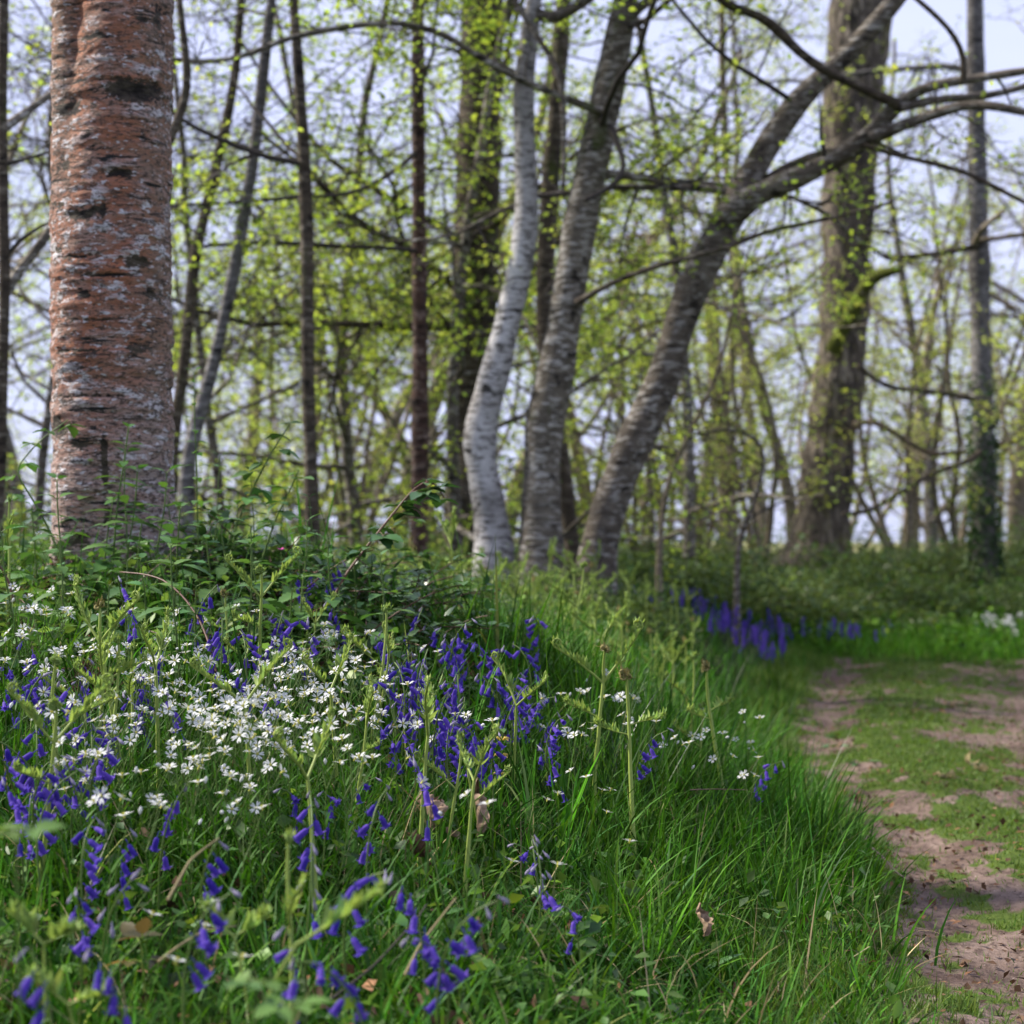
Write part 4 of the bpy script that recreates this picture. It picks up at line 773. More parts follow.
for i in range(95):
    px = R.uniform(385, 700); d = R.uniform(6.0, 12.0); loc = at(px, d)
    if loc[0] > xedge(d)-.2: continue
    sc = R.uniform(.55, .95); o = BP.put(int(R.integers(0, 5)), tuple(loc), R.uniform(0, TAU), sc, abs(R.normal(0, .1)), R.uniform(0, TAU)); o['group'] = 'bracken fronds unrolling on the bank'; reg(o, BH*sc, 'distant bracken stalk', 'bracken')
# low side arms of the blurred near stalk: a lying young frond
near = empty('bracken_frond', tuple(at(262, 2.2)), 'blurred yellow-green bracken frond reaching right across the bottom foreground', 'bracken', 'bracken fronds unrolling on the bank')
o0 = np.array(near.location); m = MB(); w0 = np.array([P(a, b, 2.2) for a, b in [(262, 1010), (278, 975), (296, 945)]])-o0; m.tube(w0, .002, 6); m.build('stalk', M['stalk'], near); frond(near, w0[-1], P(392, 882, 2.25)-P(296, 945, 2.2), .115, .004, 1.3, 'side_frond', .0022)
for px, py, d, lab in [(25, 925, 2.3, 'blurred curled bracken frond in the bottom left corner'), (60, 985, 2.25, 'blurred fern frond sweeping low at the bottom left'), (228, 915, 2.45, 'small blurred frond arching left of the near bracken stalk')]:
    b = P(px+20, py+45, d); r = empty('fern_frond', tuple(b), lab, 'fern'); m = MB(); w0 = wander([0, 0, -.06], [-.1, 0, 1], .09, 4, .05, 0); m.tube(w0, .0016, 6); m.build('stalk', M['stalk'], r)
    frond(r, w0[-1], [-.8, R.normal(0, .3), .6], .055, .006, 1.4, 'side_frond'); frond(r, w0[-1], [.7, R.normal(0, .3), .4], .045, .006, 1.4, 'side_frond')
# young feathery fern
def make_fern(name, label, loc, Ln, n=5):
    r = empty(name, tuple(loc), label, 'fern')
    for k in range(n):
        a = k*TAU/n+R.normal(0, .3); w = wander([0, 0, -.02], [math.cos(a)*.8, math.sin(a)*.8, 1.0], Ln, 10, .04, -.09); m = MB(); m.tube(w, np.linspace(.0016, .0006, 11), 5); o = m.build('frond', M['stalk'], r); f = MB()
        for i in range(16):
            t = .15+.84*i/16; q, e = along(w, t); X = nrm(np.cross(e, [0, 0, 1.0])); l = Ln*.36*math.sin(math.pi*min(1, t*.9+.1))**.8
            for s_ in (-1, 1):
                dv_ = nrm(X*s_+e*.45)
                for j in range(7):
                    pp = q+dv_*l*(j+.5)/7
                    for s2 in (-1, 1): leaf(f, OV, pp, np.cross(dv_, [0, 0, 1.0])*s2+dv_*.4, l*.22*(1.1-j/8), R.normal(0, .2))
        f.build('leaflets', M['fern'], o)
    return r
make_fern('fern', 'bright feathery young fern left of the pale bracken stalk', hit(212, 770, .10), .12, 5)
make_fern('fern', 'feathery fern fronds in the brambles before the arching cane', hit(250, 612, .16), .15, 4)

# ---------------------------------------------------------------- bluebells
def bell(open_=1.0):
    K = 12; pr = [(0, .0010), (-.0015, .0028), (-.006, .0034), (-.0125, .0035), (-.0165, .0042)]
    v = []; 
    for z, r in pr:
        for k in range(K): a = k*TAU/K; v.append((r*math.cos(a), r*math.sin(a), z))
    for k in range(K):                      # six tips turned outwards and up
        a = k*TAU/K; tip = k % 2 == 0; r = (.0042+.0048*open_) if tip else .0042; z = (-.0185+.0035*open_) if tip else -.0158; v.append((r*math.cos(a), r*math.sin(a), z))
    q = [[i*K+k, i*K+(k+1) % K, (i+1)*K+(k+1) % K, (i+1)*K+k] for i in range(len(pr)) for k in range(K)]
    m = MB(); m.add(np.array(v)*1.15, q); m.tube([(0, 0, .009), (0, 0, .004), (0, 0, 0)], .0007, 5); return m
BELL = bell().mesh('flower', M['violet']); BELL2 = bell(.2).mesh('flower_half_open', M['violet'])
m = MB(); m.tube([(0, 0, .006), (0, 0, 0), (0, 0, -.004), (0, 0, -.010), (0, 0, -.013)], [.0007, .0012, .0026, .0026, .0006], 7, cap=True); BUD = m.mesh('bud', M['bud'])
def child(parent, name, me, loc, rot=(0, 0, 0), sc=1.0):
    o = bpy.data.objects.new(name, me); COL.objects.link(o); o.parent = parent; o.location = loc; o.rotation_euler = rot; o.scale = (sc, sc, sc); return o
def make_bluebell(h, nb, buds=1, twosided=False, leaves=3):
    r = empty('bluebell', (0, 0, 0)); n = 12; s = np.linspace(0, 1, n); ph = np.where(s > .55, ((s-.55)/.45)**1.3, 0)*R.uniform(.7, 1.9); cx = np.cumsum(np.sin(ph))/n*h; cz = np.cumsum(np.cos(ph))/n*h*1.08
    w = np.stack([cx-cx[0], .004*np.sin(s*5), -.03+(cz-cz[0])*(h+.03)/h], -1); m = MB(); m.tube(w, np.linspace(.0021, .0012, n), 6); m.build('stem', M['stem'], r)
    for i in range(nb):
        t = .60+.39*i/max(1, nb-1); p, d = along(w, min(t, .999)); a = R.normal(0, 1.0) if not twosided else R.uniform(0, TAU); out = np.array([math.cos(a), math.sin(a), 0]); u = i/max(1, nb-1)
        q = p+out*R.uniform(.006, .016)*(1.15-.5*u)+[0, 0, R.uniform(-.006, .006)]; tilt = R.uniform(.1, .9)+.4*u
        rot = (Matrix.Rotation(a, 3, 'Z') @ Matrix.Rotation(-tilt, 3, 'Y')).to_euler()
        me = BUD if (nb-i) <= buds else (BELL2 if u > .7 else BELL); child(r, 'bud' if me is BUD else 'flower', me, tuple(q), rot, R.uniform(.92, 1.2)*(1.12-.25*u))
    m = MB()
    for k in range(leaves):
        a = k*TAU/leaves+R.normal(0, .4); n1 = 1; blades(m, np.array([.004*math.cos(a)]), np.array([.004*math.sin(a)]), np.array([-.02]), np.array([h*R.uniform(.7, .95)]), np.array([.009]), np.array([a]), np.array([.3]), np.array([.9]), np.array([[.8, .9, 1.5]]), 7)
    m.build('foliage', M['grass'], r); return r
BLK = Kind([make_bluebell(.27, 6), make_bluebell(.25, 5, 1, True), make_bluebell(.29, 7, 2), make_bluebell(.22, 4, 1), make_bluebell(.26, 7, 6, True), make_bluebell(.28, 8, 1, True)])
BLH = [.27, .25, .29, .22, .26, .28]; BLL = ['one-sided curved bluebell', 'small round-headed bluebell', 'long full bluebell', 'sparse short bluebell', 'pale-budded bluebell', 'thick-headed bluebell']
def blu(px, py, k=None):
    k = int(R.choice([0, 1, 2, 3, 5, 5, 2, 0])) if k is None else k; sc = R.uniform(.85, 1.15); loc = hit(px, py, BLH[k]*sc*.95)
    if loc[1] > 9: return
    o = BLK.put(k, tuple(loc), R.uniform(0, TAU), sc, abs(R.normal(0, .14)), R.uniform(0, TAU)); o['group'] = 'bluebells flowering on the bank'; reg(o, BLH[k]*sc*.85, BLL[k], 'bluebell')
for cx, cy, sx, sy, n in [(42, 725, 22, 14, 8), (30, 770, 22, 14, 5), (52, 645, 12, 12, 3), (8, 680, 8, 14, 3), (20, 665, 10, 10, 2), (75, 670, 10, 8, 3), (88, 800, 8, 8, 3), (152, 792, 4, 6, 3), (120, 815, 14, 10, 4), (72, 860, 14, 14, 3), (105, 700, 10, 14, 4), (150, 680, 20, 10, 4), (235, 625, 5, 6, 4), (160, 645, 10, 8, 3), (240, 665, 12, 8, 2), (282, 590, 10, 20, 6), (325, 575, 14, 14, 3), (190, 580, 60, 10, 3), (420, 610, 20, 8, 3), (410, 660, 12, 10, 5), (420, 690, 10, 14, 6), (448, 670, 14, 16, 6), (452, 710, 10, 10, 5), (488, 714, 4, 3, 3), (515, 660, 12, 12, 6), (480, 640, 30, 14, 6), (330, 770, 12, 8, 5), (288, 765, 8, 6, 3), (375, 790, 14, 10, 6), (400, 765, 12, 8, 3), (228, 830, 10, 6, 3), (170, 885, 8, 8, 2), (360, 840, 16, 12, 4), (390, 890, 22, 10, 4), (290, 925, 10, 8, 2), (440, 875, 8, 8, 2), (425, 895, 8, 6, 2), (540, 838, 6, 4, 2), (125, 945, 5, 5, 1), (55, 955, 8, 6, 2), (380, 935, 10, 6, 2), (545, 700, 30, 20, 4), (600, 720, 30, 14, 3), (370, 640, 20, 10, 3), (735, 745, 10, 5, 1)]:
    for i in range(max(1, int(n*(1.0 if cy < 735 else .42)))): blu(R.normal(cx, sx*1.2), R.normal(cy, sy*1.15))
blu(578, 890, 3)
for px, py in [(33, 790), (308, 845), (538, 835), (552, 838), (95, 850)]: blu(px, py, 4)
# the drift in the distance: the same plants seen small, each one mesh
def far_bluebell():
    m = MB(); m.tube([(0, 0, 0), (0, 0, .2), (.02, 0, .30)], [.003, .0025, .002], 5, [.35, .9, .12]); 
    for i in range(9):
        z = .19+.11*i/8; a = R.uniform(0, TAU); q = np.array([.014*math.cos(a), .014*math.sin(a), z]); m.tube([q+[0, 0, .006], q, q-[0, 0, .014], q-[0, 0, .02]], [.002, .006, .0065, .011], 6)
    return m.build('bluebell', M['violet'])
FB = Kind([far_bluebell() for i in range(3)])
for cx, cy, sx, sy, n in [(735, 602, 36, 9, 56), (775, 608, 20, 8, 14), (705, 598, 12, 6, 14), (640, 592, 22, 5, 16), (835, 613, 16, 3, 14), (880, 617, 9, 2, 5), (800, 612, 12, 4, 12), (608, 582, 8, 6, 4), (570, 580, 14, 8, 4)]:
    for i in range(n):
        a_, b_ = R.normal(cx, sx), R.normal(cy, sy); d = R.uniform(11.6, 13.9) if a_ < 800 else R.uniform(14.4, 15.2); loc = at(a_, d); zt = P(a_, b_+8, d)[2]-loc[2]
        if d < 14 and loc[0] > xedge(d)-.12: continue
        o = FB.put(int(R.integers(0, 3)), tuple(loc), R.uniform(0, TAU), np.clip(zt/.31, .5, .8)*R.uniform(.85, 1.15), abs(R.normal(0, .12)), R.uniform(0, TAU)); o['group'] = 'bluebells in the distant drift'; reg(o, .26, 'far bluebell', 'bluebell')

# ---------------------------------------------------------------- stitchwort
def star():
    m = MB()
    for k in range(5):
        a = k*TAU/5
        for s_ in (-1, 1):
            b = a+s_*.175; d = np.array([math.cos(b), math.sin(b), 0]); t_ = np.array([-math.sin(b), math.cos(b), 0]); e = np.array([math.cos(a), math.sin(a), 0])
            v = [e*.0015, e*.0060+t_*s_*.0024+[0, 0, .0018], d*.0105+t_*s_*.0017+[0, 0, .0030], d*.0138+[0, 0, .0030], d*.0100-t_*s_*.0013+[0, 0, .0030], e*.0058+[0, 0, .0021]]
            v = [np.asarray(x)+[0, 0, s_*.00004+k*.00003] for x in v]
            m.add(v, [[0, 1, 2, 5], [5, 2, 3, 4]])
    return m
STAR = star().mesh('flower', M['white'])
m = MB(); m.tube([(0, 0, -.004), (0, 0, 0), (0, 0, .0025), (0, 0, .0032)], [.0008, .0017, .0015, .0004], 8)
for k in range(8): a = k*TAU/8; m.tube([(0, 0, .001), (.0024*math.cos(a), .0024*math.sin(a), .0040)], [.0003, .0005], 4)
CEN = m.mesh('flower_centre', M['centre'])
m = MB(); m.tube([(0, 0, -.003), (0, 0, 0), (0, 0, .004), (0, 0, .008)], [.0007, .0022, .0030, .0008], 7, cap=True); SBUD = m.mesh('bud', M['white'])
def make_stitchwort(h, nf, nbud=0):
    r = empty('stitchwort', (0, 0, 0)); m = MB(); fol = MB(); heads = []; w = wander([0, 0, -.02], [R.normal(0, .12), R.normal(0, .12), 1], h*.72+.02, 7, .05, .02); m.tube(w, np.linspace(.0011, .0008, 8), 5)
    for i in range(1, 7):
        p, d = along(w, .12+.86*i/7); a = R.uniform(0, TAU)
        for s_ in (0, math.pi): blades(fol, p[0:1], p[1:2], p[2:3], np.array([R.uniform(.03, .055)]), np.array([.0042]), np.array([a+s_]), np.array([.7]), np.array([.6]), np.array([[1.1, 1.1, 1.0]]), 4, 0)
    for i in range(nf+nbud):
        a = i*TAU/max(1, nf+nbud)+R.normal(0, .4); b = wander(w[-1], [math.cos(a)*.55, math.sin(a)*.55, 1], h*.28*R.uniform(.8, 1.2), 4, .08, .03); m.tube(b, [.0008, .0007, .0007, .0006, .0006], 4); heads.append(b[-1])
    m.build('stem', M['stem'], r); fol.build('foliage', M['grass'], r)
    for i, q in enumerate(heads):
        if i < nf:
            dv_ = Vector((R.normal(0, .6), R.normal(-.6, .6), 1)).normalized(); rot = dv_.to_track_quat('Z', 'Y').to_euler(); f = child(r, 'flower', STAR, tuple(q+np.array(dv_)*.003), rot, R.uniform(.74, 1.12)); child(f, 'flower_centre', CEN, (0, 0, .0005))
        else: child(r, 'bud', SBUD, tuple(q), (R.normal(0, .4), R.normal(0, .4), 0))
    return r
STK = Kind([make_stitchwort(.26, 1), make_stitchwort(.24, 2), make_stitchwort(.28, 3), make_stitchwort(.22, 1, 1), make_stitchwort(.27, 2, 1), make_stitchwort(.25, 3, 1), make_stitchwort(.18, 1)])
STH = [.26, .24, .28, .22, .27, .25, .18]; STL = ['single-flowered stitchwort', 'two-flowered stitchwort', 'three-flowered stitchwort', 'one-flowered stitchwort with bud', 'two-flowered stitchwort with bud', 'three-flowered stitchwort with bud', 'short single-flowered stitchwort']
def sti(px, py, k=None):
    k = int(R.integers(0, 6)) if k is None else k; sc = R.uniform(.85, 1.12); loc = hit(px, py, STH[k]*sc*.97)
    if loc[1] > 7: return
    o = STK.put(k, tuple(loc), R.normal(0, .5), sc, abs(R.normal(0, .08)), R.uniform(0, TAU)); o['group'] = 'white stitchwort flowering on the bank'; reg(o, STH[k]*sc*.95, STL[k], 'stitchwort')
for cx, cy, sx, sy, n in [(185, 680, 35, 22, 32), (225, 705, 40, 20, 36), (265, 690, 35, 18, 26), (310, 670, 30, 16, 16), (345, 650, 22, 12, 9), (150, 735, 30, 18, 13), (205, 750, 35, 16, 12), (60, 640, 25, 18, 11), (20, 625, 14, 25, 8), (90, 735, 22, 14, 8), (110, 655, 20, 14, 8), (360, 690, 20, 12, 7), (55, 588, 8, 5, 3), (245, 790, 26, 16, 8), (310, 750, 24, 14, 5), (372, 770, 16, 6, 4), (560, 728, 22, 10, 5), (645, 718, 18, 12, 5), (672, 735, 14, 12, 6), (710, 745, 18, 12, 4), (760, 750, 10, 6, 3), (600, 690, 30, 14, 4), (420, 720, 24, 20, 5), (385, 700, 16, 12, 6)]:
    for i in range(max(2, int(n*1.12))): sti(R.normal(cx, sx*1.5), R.normal(cy, sy*1.5))
for px, py in [(560, 792), (607, 787), (618, 787), (602, 808), (540, 795), (619, 833), (556, 860), (198, 902), (208, 920), (190, 955), (160, 910), (245, 942), (520, 858)]: sti(px, py, 6)
# white-flowered plants in the far verge
def far_white():
    m = MB(); m.tube([(0, 0, 0), (0, 0, .25)], .003, 5, [.12, .3, .05])
    for i in range(7):
        q = np.array([R.normal(0, .03), R.normal(0, .03), .25+R.normal(0, .02)]); a = np.arange(6)/6*TAU; m.add(np.vstack([np.stack([.022*np.cos(a), .022*np.sin(a), 0*a], -1)+q, [q+[0, -.002, .010]]]), None, [[k, (k+1) % 6, 6] for k in range(6)])
    return m.build('wild_garlic', M['white'])
FW = Kind([far_white(), far_white()])
for i in range(16):
    loc = hit(R.normal(1008, 22), R.normal(613, 3), .25, 17, 12); o = FW.put(i, tuple(loc), R.uniform(0, TAU), R.uniform(.55, .8)); o['group'] = 'white flowers in the far verge'; reg(o, .25, 'far white-flowered plant', 'wild flower')
# ---------------------------------------------------------------- single small things
b = hit(497, 722, .20); r = empty('yellow_archangel', tuple(b), 'yellow-flowered dead-nettle stem right of the bluebell clump', 'wild flower'); st = wander([0, 0, -.03], [.05, 0, 1], .22, 8, .02, .05)
m = MB(); m.tube(st, np.linspace(.0018, .0012, 9), 6); m.build('stem', M['stem'], r); f = MB()
for t in (.5, .68, .84, .97):
    p, d = along(st, t)
    for s_ in (0, math.pi): leaf(f, NL, p, [math.cos(s_+t*5), math.sin(s_+t*5), .1], .028)
f.build('foliage', M['nettle'], r)
for t in (.52, .70, .86):
    p, d = along(st, t); f = MB()
    for k in range(7):
        a = k*TAU/7; e = np.array([math.cos(a), math.sin(a), .3]); f.tube([p+e*.004, p+e*.010+[0, 0, .003], p+e*.015+[0, 0, .001]], [.0015, .0026, .0012], 6, cap=True); leaf(f, OV, p+e*.014, e+[0, 0, -.6], .009)
    f.build('flower_whorl', M['gold'], r)
def dead_leaf(name, label, c, Lh, Wd, rz, roll, curl, mat='dead', stand=0.0):
    """a dried leaf rolled along its length, veined and torn at the rim"""
    r = empty(name, tuple(c), label, 'dead leaf'); u, v = np.meshgrid(np.linspace(-1, 1, 22), np.linspace(0, 1, 34)); wv = Wd*(np.sin(np.pi*np.clip(v*.93+.05, 0, 1))**.6)*(1+.6*(fbm(v*9, u*2, rz, 3)-.5)*np.abs(u)*2)
    a = u*curl*(1+.3*np.sin(v*5+rz)); x = np.sin(a)*wv/curl; z = (1-np.cos(a))*wv/curl+.10*Lh*np.sin(v*6+rz)+.05*Lh*np.abs(np.sin(v*26+u*3))*np.abs(u)+.16*Lh*(fbm(u*2.2+9, v*5, rz, 3)-.5)+.06*Lh*np.abs(u)*np.sin(u*9+v*17); y = v*Lh*(1-.12*np.abs(u)*np.sin(v*9))
    p = np.stack([x, y, z], -1).reshape(-1, 3); mm = np.array((Matrix.Rotation(rz, 3, 'Z') @ Matrix.Rotation(stand, 3, 'X') @ Matrix.Rotation(roll, 3, 'Y'))); p = p @ mm.T; p[:, 2] -= p[:, 2].min()
    m = MB(); i = np.arange(33)[:, None]*22; j = np.arange(21)[None]; tn = .35+1.3*fbm(u*6, v*14, rz+4, 4); m.add(p, np.stack([i+j, i+j+1, i+23+j, i+22+j], -1).reshape(-1, 4), None, np.repeat(tn.reshape(-1, 1), 3, 1)); m.build('blade', M[mat], r)
    m = MB(); mid = p.reshape(34, 22, 3)[:, 11]; m.tube(mid+[0, 0, .0006], np.linspace(.0013, .0005, 34), 5); m.build('midrib', M['twigpale'], r); return r
def dl(name, label, px, py, d, *a, **k):
    c = hit(px, py, .095 if d < 5 else .012); c[2] += .080 if d < 5 else .004; return dead_leaf(name, label, c, *a, **k)
dl('dead_leaf', 'large curled pale-brown dead leaf beside the bluebells in the centre foreground', 430, 822, 2.95, .085, .044, .4, .5, 2.6, stand=.9)
dl('dead_leaf', 'darker crumpled dead leaf hanging below the large curled pale one', 424, 850, 2.95, .065, .034, 2.6, -.4, 2.3, 'litter', stand=.5)
dl('dead_leaf', 'tall wrinkled dead leaf standing upright right of the large curled pale one', 478, 830, 2.95, .115, .032, .1, .3, 2.9, stand=1.25)
dl('dead_leaf', 'small brown scrap of leaf between the two large dead leaves', 456, 832, 2.95, .032, .014, 1.0, .3, 1.5, stand=.7)
dl('dead_leaf', 'curled dry striped leaf standing in the short grass near the path', 704, 928, 2.75, .062, .015, .25, .35, 1.5, stand=1.15)
dl('dead_leaf', 'brown dead leaf lying at the bottom edge of the grass', 458, 1020, 2.25, .05, .02, 1.1, .4, 1.4, 'litter', stand=.3)
dl('dead_leaf', 'little dark leaf on the edge of the bare soil track', 858, 800, 5.9, .05, .022, .8, .3, 1.1, 'litter', stand=.5)
dl('dead_leaf', 'small pinkish dead leaf in the grass under the small lone bluebell', 503, 900, 2.75, .022, .006, .6, .3, 1.2, stand=.9)
for i, (px, py) in enumerate([(972, 765), (955, 778), (985, 770)]): dl('dead_leaf', ['straw-coloured dead leaf on the turf beside the far soil track', 'paler dead leaf left of the one by the far track', 'small dead leaf right at the rim of the far track'][i], px, py, 7.6-.2*i, .07, .03, i*1.3, .4, 1.2, 'straw', stand=.2)
cane_px('bare_twig', 'short dark twig lying at the grass edge beside the near track', 'twig', [(872, 848), (884, 858), (896, 872), (908, 880)], 4.75, 4.55, .003, M['twig'])
cane_px('bare_twig', 'small brown twig on the turf at the bottom of the path edge', 'twig', [(832, 1012), (845, 1008), (858, 1004)], 3.55, 3.5, .003, M['twigwarm'])
def rosette(name, label, c, n, Ln, tmpl, mat, up, cat='broad-leaved plant'):
    r = empty(name, tuple(c), label, cat); m = MB(); f = MB()
    for k in range(n):
        a = k*TAU/n+R.normal(0, .35); e = np.array([math.cos(a), math.sin(a), up*R.uniform(.6, 1.3)]); w = wander([0, 0, -.01], e, Ln*.5, 4, .05, 0); m.tube(w, .0016, 5); leaf(f, tmpl, w[-1], e+[0, 0, -.25], Ln*R.uniform(.75, 1.1), R.normal(0, .3), np.array([1.0, 1.05, 1.1])*R.uniform(.8, 1.2))
    m.build('stalks', M['stem'], r); f.build('foliage', M[mat], r); return r
rosette('dock_plant', 'pale-green broad dock leaf standing in the foreground grass right of centre', hit(690, 950, .06), 3, .075, DK, 'dock', .9)
rosette('dock_plant', 'larger dim dock leaves low in the grass at the bottom right', hit(800, 985, .05), 4, .085, DK, 'dock', .4)
rosette('dock_plant', 'broad grey-green leaf lying on the grass lip above the track', hit(843, 815, .03), 3, .06, DK, 'dock', .3)
for i, (px, py) in enumerate([(845, 735), (835, 745), (900, 748), (880, 715), (935, 760), (820, 690), (862, 760)]):
    rosette('plantain', ['leafy plantain on the left rim of the mossy strip', 'lowest leafy plantain beside the pale soil', 'plantain in the middle of the mossy strip', 'plantain on the mossy strip further back', 'plantain beside the far soil track', 'plantain where the far tracks meet the bank', 'small plantain between soil and turf'][i], hit(px, py, .01), 6, .06, OV, 'dock', .35)
b = hit(150, 925, .15); r = empty('bramble_sprout', tuple(b), 'blurred bronze-leaved bramble sprout in the left foreground', 'bramble'); m = MB(); f = MB(); st = wander([0, 0, -.03], [0, 0, 1], .15, 6, .04, 0); m.tube(st, np.linspace(.0026, .0016, 7), 6)
for e in ([.2, -.5, .9], [1, -.2, .3], [-1, -.3, .2], [.7, .4, .1], [-.5, .5, .4]): trifoliate(m, f, st[-1 if e[2] > .3 else -2], e, .034)
m.build('stem', M['stalk'], r); f.build('foliage', M['bronze'], r)
b = hit(258, 790, .10); r = empty('bramble_sprout', tuple(b), 'small dark grey-leaved bramble sprout amid the stitchwort', 'bramble'); m = MB(); f = MB(); st = wander([0, 0, -.03], [0, 0, 1], .12, 6, .04, 0); m.tube(st, .0016, 6)
for e in ([.4, -.4, .9], [-1, -.4, .2], [.9, .3, .2]): trifoliate(m, f, st[-1], e, .034, np.array([.55, .6, .8]))
m.build('stem', M['redstem'], r); f.build('foliage', M['bramble'], r)
for px, py, d, lab in [(275, 1010, 2.0, 'dim broad leaf sprout at the bottom edge under the near bracken stalk'), (250, 985, 2.05, 'dark brownish sprout at bottom left of the near bracken stalk'), (22, 835, 1.95, 'blurred grey-green leaf crossing the left frame edge in front')]:
    b = P(px, py, d); g_ = float(ground(b[0], b[1])); r = empty('leafy_sprout', (b[0], b[1], g_), lab, 'broad-leaved plant'); hgt = max(.04, b[2]-g_); m = MB(); f = MB(); st = wander([0, 0, -.02], [0, 0, 1], hgt+.02, 5, .02, 0); m.tube(st, .0015, 5)
    for a in (0.2, 2.2, 4.1): trifoliate(m, f, st[-1], [math.cos(a), math.sin(a), .25], .030)
    m.build('stem', M['stem'], r); f.build('foliage', M['herb'], r)
# dark rush tufts by the path
def make_rush(n, h):
    m = MB(); r = empty('rush_tuft', (0, 0, 0))
    a = R.uniform(0, TAU, n); blades(m, .05*np.cos(a)*R.uniform(0, 1, n), .05*np.sin(a)*R.uniform(0, 1, n), np.zeros(n), h*R.uniform(.6, 1.15, n), R.uniform(.002, .0032, n), a, np.abs(R.normal(.22, .14, n)), np.abs(R.normal(.15, .2, n)), tints(n), 6, .02)
    m.build('blades', M['rush'], r); return r
RK = Kind([make_rush(26, .42), make_rush(18, .36), make_rush(34, .34)])
for px, py, k, lab in [(595, 655, 1, 'dark rush tuft behind the brown-tipped bracken stalk'), (655, 640, 0, 'dark upright rush tuft right of the knob-headed bracken stalk'), (690, 660, 2, 'thick dark rush tuft midway to the path'), (725, 640, 0, 'tall dark rush tuft behind the bracken nearest the path'), (765, 680, 1, 'thin dark rush tuft on the path side of the bank'), (800, 720, 1, 'dark rush tuft leaning over the path edge'), (625, 680, 2, 'low dark rush tuft at the foot of the two centre bracken stalks')]:
    loc = hit(px, py, .34); o = RK.put(k, tuple(loc), R.uniform(0, TAU), R.uniform(.85, 1.1), .1, 0); tag(o, lab, 'rush', 'dark rush tufts on the bank')

# bramble thickets and leafy bushes behind
def make_bush(rad, h, n, mat, name='bramble_bush', size=.055):
    r = empty(name, (0, 0, 0)); m = MB(); pts = []
    for k in range(int(16*rad/.8)):
        a = R.uniform(0, TAU); w = wander([rad*.5*R.uniform(0, 1)*math.cos(a), rad*.5*R.uniform(0, 1)*math.sin(a), -.05], [math.cos(a)*.8, math.sin(a)*.8, 1.2], h*R.uniform(.9, 1.7), 9, .14, -.13); m.tube(w, np.linspace(.006, .002, 10), 5); pts.append(w[2:])
    m.build('canes', M['twigwarm'], r)
    pts = np.vstack(pts); k = int(n*.55); a = pts[R.integers(0, len(pts), k)]+R.normal(0, .07, (k, 3))
    k2 = n-k; th = R.uniform(0, TAU, k2); q = R.uniform(0, 1, k2)**.5*rad; lump = fbm(np.cos(th)*q*3/rad, np.sin(th)*q*3/rad, h*9, 3); zt = h*np.sqrt(np.maximum(.05, 1-(q/rad)**2))*(.45+1.0*lump); c = np.stack([q*np.cos(th), q*np.sin(th), zt*R.uniform(.25, 1, k2)**.5], -1)
    v = np.vstack([a, c]); v[:, 2] = np.maximum(v[:, 2], .02); f = MB(); leafcloud(f, v, R.uniform(.6, 1.3, len(v))*size, tints(len(v), .12, .3), .6, LEAF6, L6Q, None); f.build('foliage', mat, r); return r
BU = Kind([make_bush(.95, .55, 2600, M['thicket']), make_bush(.75, .42, 1900, M['thicket']), make_bush(1.1, .65, 3000, M['thicket'], size=.055), make_bush(.6, .6, 1500, M['herb'], 'leafy_bush')])
BUH = [.5, .4, .7, .6]
for px, d, k, sc in [(640, 13.8, 1, .8), (690, 14.4, 0, .9), (735, 15.0, 0, 1.1), (790, 15.6, 2, .85), (850, 16.4, 2, 1.0), (905, 16.0, 0, 1.0), (950, 16.6, 0, 1.15), (1000, 16.8, 0, 1.1), (1045, 16.2, 2, .9), (1090, 17, 0, 1.0), (770, 17.5, 0, 1.1), (880, 18.2, 0, 1.3), (980, 19, 2, 1.0), (700, 17, 2, .9), (600, 14.5, 1, 1.1), (520, 13.4, 1, .7), (470, 13.2, 3, .6), (440, 12.4, 1, .7), (395, 10.2, 3, .5), (345, 10.8, 2, .6), (300, 9.6, 1, .9), (255, 10.4, 3, .9), (215, 9.2, 1, .9), (160, 9.8, 2, .65), (40, 8.8, 1, .9), (5, 9.6, 2, .7), (-40, 8.6, 3, .8), (95, 11, 2, .8), (410, 14.5, 2, .7), (560, 16, 2, .7), (280, 13.5, 2, .8), (20, 13, 2, .9), (640, 18.5, 2, 1.0), (1060, 20, 2, 1.1)]:
    loc = at(px, d); sc *= R.uniform(.62, .92) if px > 600 else 1; o = BU.put(k, tuple(loc-[0, 0, .03]), R.uniform(0, TAU), sc); o['group'] = 'bramble and leafy bushes under the trees'; reg(o, BUH[k]*sc, ['dark bramble bush', 'low bramble bush', 'tall leafy bramble bush', 'upright leafy bush'][k], 'bush')

for px, d, k, sc in [(480, 10.2, 1, .55), (525, 10.3, 0, .5), (560, 10.4, 1, .6), (605, 10.6, 0, .55), (445, 10.0, 1, .6), (505, 10.5, 2, .45), (578, 10.9, 2, .5), (385, 8.6, 1, .6), (455, 7.2, 1, .45), (475, 7.8, 0, .4), (430, 6.8, 1, .5), (500, 8.4, 1, .45), (340, 8.0, 0, .5), (290, 7.6, 1, .6), (240, 7.2, 1, .6), (425, 9.2, 0, .5)]:
    loc = at(px, d); o = BU.put(k, tuple(loc-[0, 0, .03]), R.uniform(0, TAU), sc); o['group'] = 'bramble and leafy bushes under the trees'; reg(o, BUH[k]*sc, 'low bramble at the tree feet', 'bush')
for K_ in (NK, BK, BP, BLK, FB, STK, FW, RK, BU, FK): K_.finish()
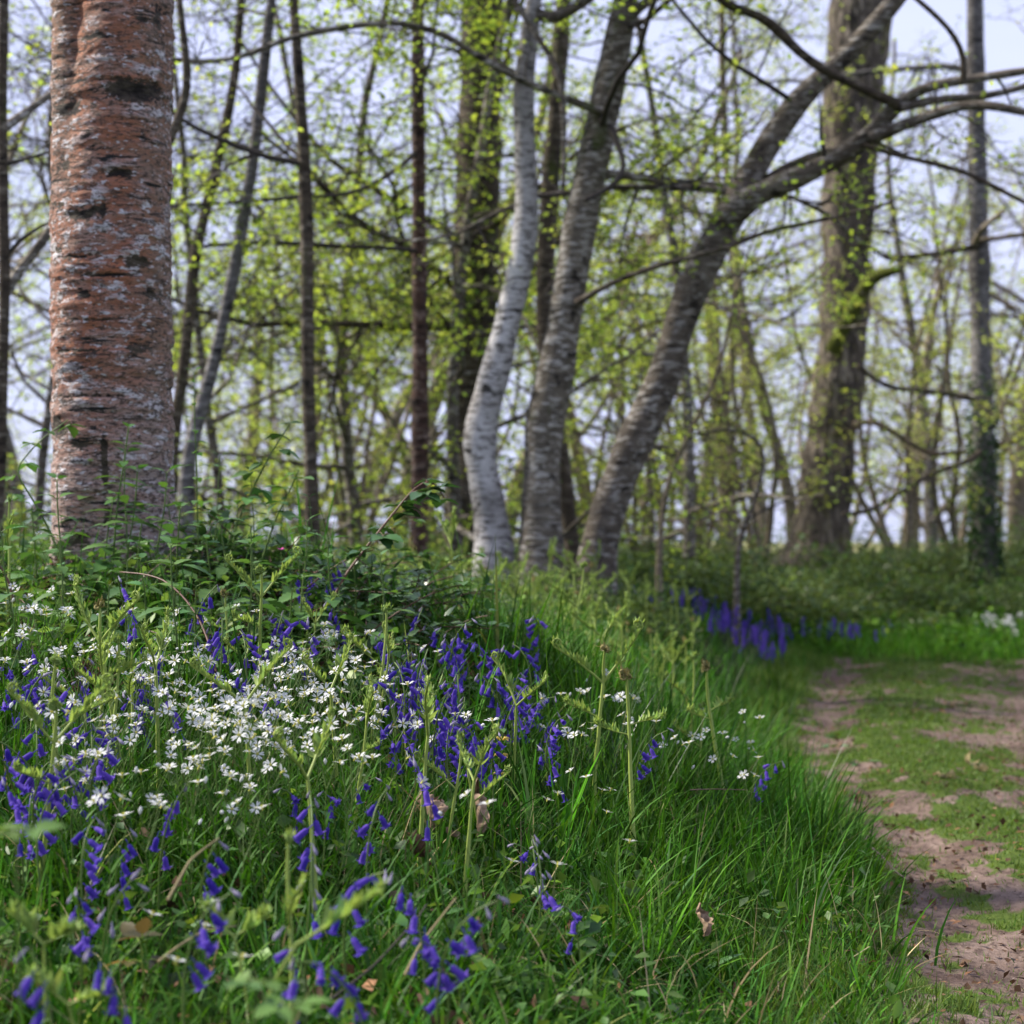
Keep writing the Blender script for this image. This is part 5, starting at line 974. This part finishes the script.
# ---------------------------------------------------------------- labels: by the nearest landmark and the count from it
LM = {'near': [('reddish birch foot', 110, 560), ('far-left forked bracken', 93, 700), ('slim tall bracken stalk', 258, 640), ('pale twisted bracken stalk', 318, 740), ('large curled dead leaf', 425, 810),
     ('brown-tipped bracken stalk', 594, 700), ('knob-headed lone bracken stalk', 637, 740), ('path-side knob-headed bracken', 740, 700), ('bent reddish cane', 205, 625), ('blurred near bracken stalk', 296, 920),
     ('yellow archangel', 497, 735), ('curled dry striped leaf', 704, 905), ('feathery young fern', 215, 790), ('arching bramble cane', 410, 510), ('bronze bramble sprout', 150, 940), ('rusty dead fern clump', 85, 690), ('small dark bramble sprout', 258, 800), ('long-armed bracken stalk', 370, 640), ('tallest lone nettle stem', 205, 440), ('tall left-edge bracken', 10, 560)],
     'far': [('reddish birch', 111, 400), ('thin upright brown trunk', 309, 400), ('slender reddish-brown trunk', 420, 400), ('palest birch', 485, 460), ('middle birch', 545, 460), ('leaning birch foot', 610, 500), ('oak', 830, 460), ('ivy-clad trunk', 984, 460), ('path end', 880, 650), ('thin pale speckled birch', 200, 420)]}
ORD = ['nearest one', 'second one', 'third one', 'fourth one', 'fifth one', 'sixth one', 'seventh one', 'eighth one', 'ninth one', 'tenth one', 'eleventh one', 'twelfth one', 'thirteenth one', 'fourteenth one', 'fifteenth one', 'sixteenth one']
bins = {}
def book(o, px, py, look, noun, marks):
    nm, lx, ly = min(marks, key=lambda q: (q[1]-px)**2+(q[2]-py)**2); dx, dy = px-lx, py-ly
    rel = ('right of' if dx > 0 else 'left of') if abs(dx) > abs(dy) else ('below' if dy > 0 else 'above')
    bins.setdefault((look, rel, nm), []).append((dx*dx+dy*dy, o, noun))
for o, p, look, noun in REG:
    px, py = project(p); book(o, px, py, look, noun, LM['far'] if (o.name.split('.')[0] in ('bramble_bush', 'leafy_bush') or look.startswith('far ') or look.startswith('distant')) else LM['near'])
FKL = ['hazy green woodland tree', 'hazy yellow-leaved woodland tree', 'slim sparse woodland tree', 'many-stemmed green hazel', 'many-stemmed yellowish hazel', 'leafy layered hornbeam', 'bare twiggy tree']
for o, px, d, k in FAR:
    o['group'] = 'hazy trees deeper in the wood' if k not in (3, 4) else 'hazel bushes deeper in the wood'; q = np.array(o.location)+[0, 0, 1.5]; a, b_ = project(q); nm, lx, ly = min(LM['far'], key=lambda z: abs(z[1]-a) if z[0] != 'path end' else 9e9)
    bins.setdefault((FKL[k], 'behind and right of' if a > lx else 'behind and left of', nm), []).append((abs(a-lx), o, 'shrub' if k in (3, 4) else 'tree'))
for (look, rel, nm), it in bins.items():
    it.sort(key=lambda z: z[0])
    for i, (q, o, noun) in enumerate(it):
        o['label'] = f"{look}, {ORD[min(i, 15)]} {rel} the {nm}" if len(it) > 1 else f"{look} {rel} the {nm}"; o['category'] = noun
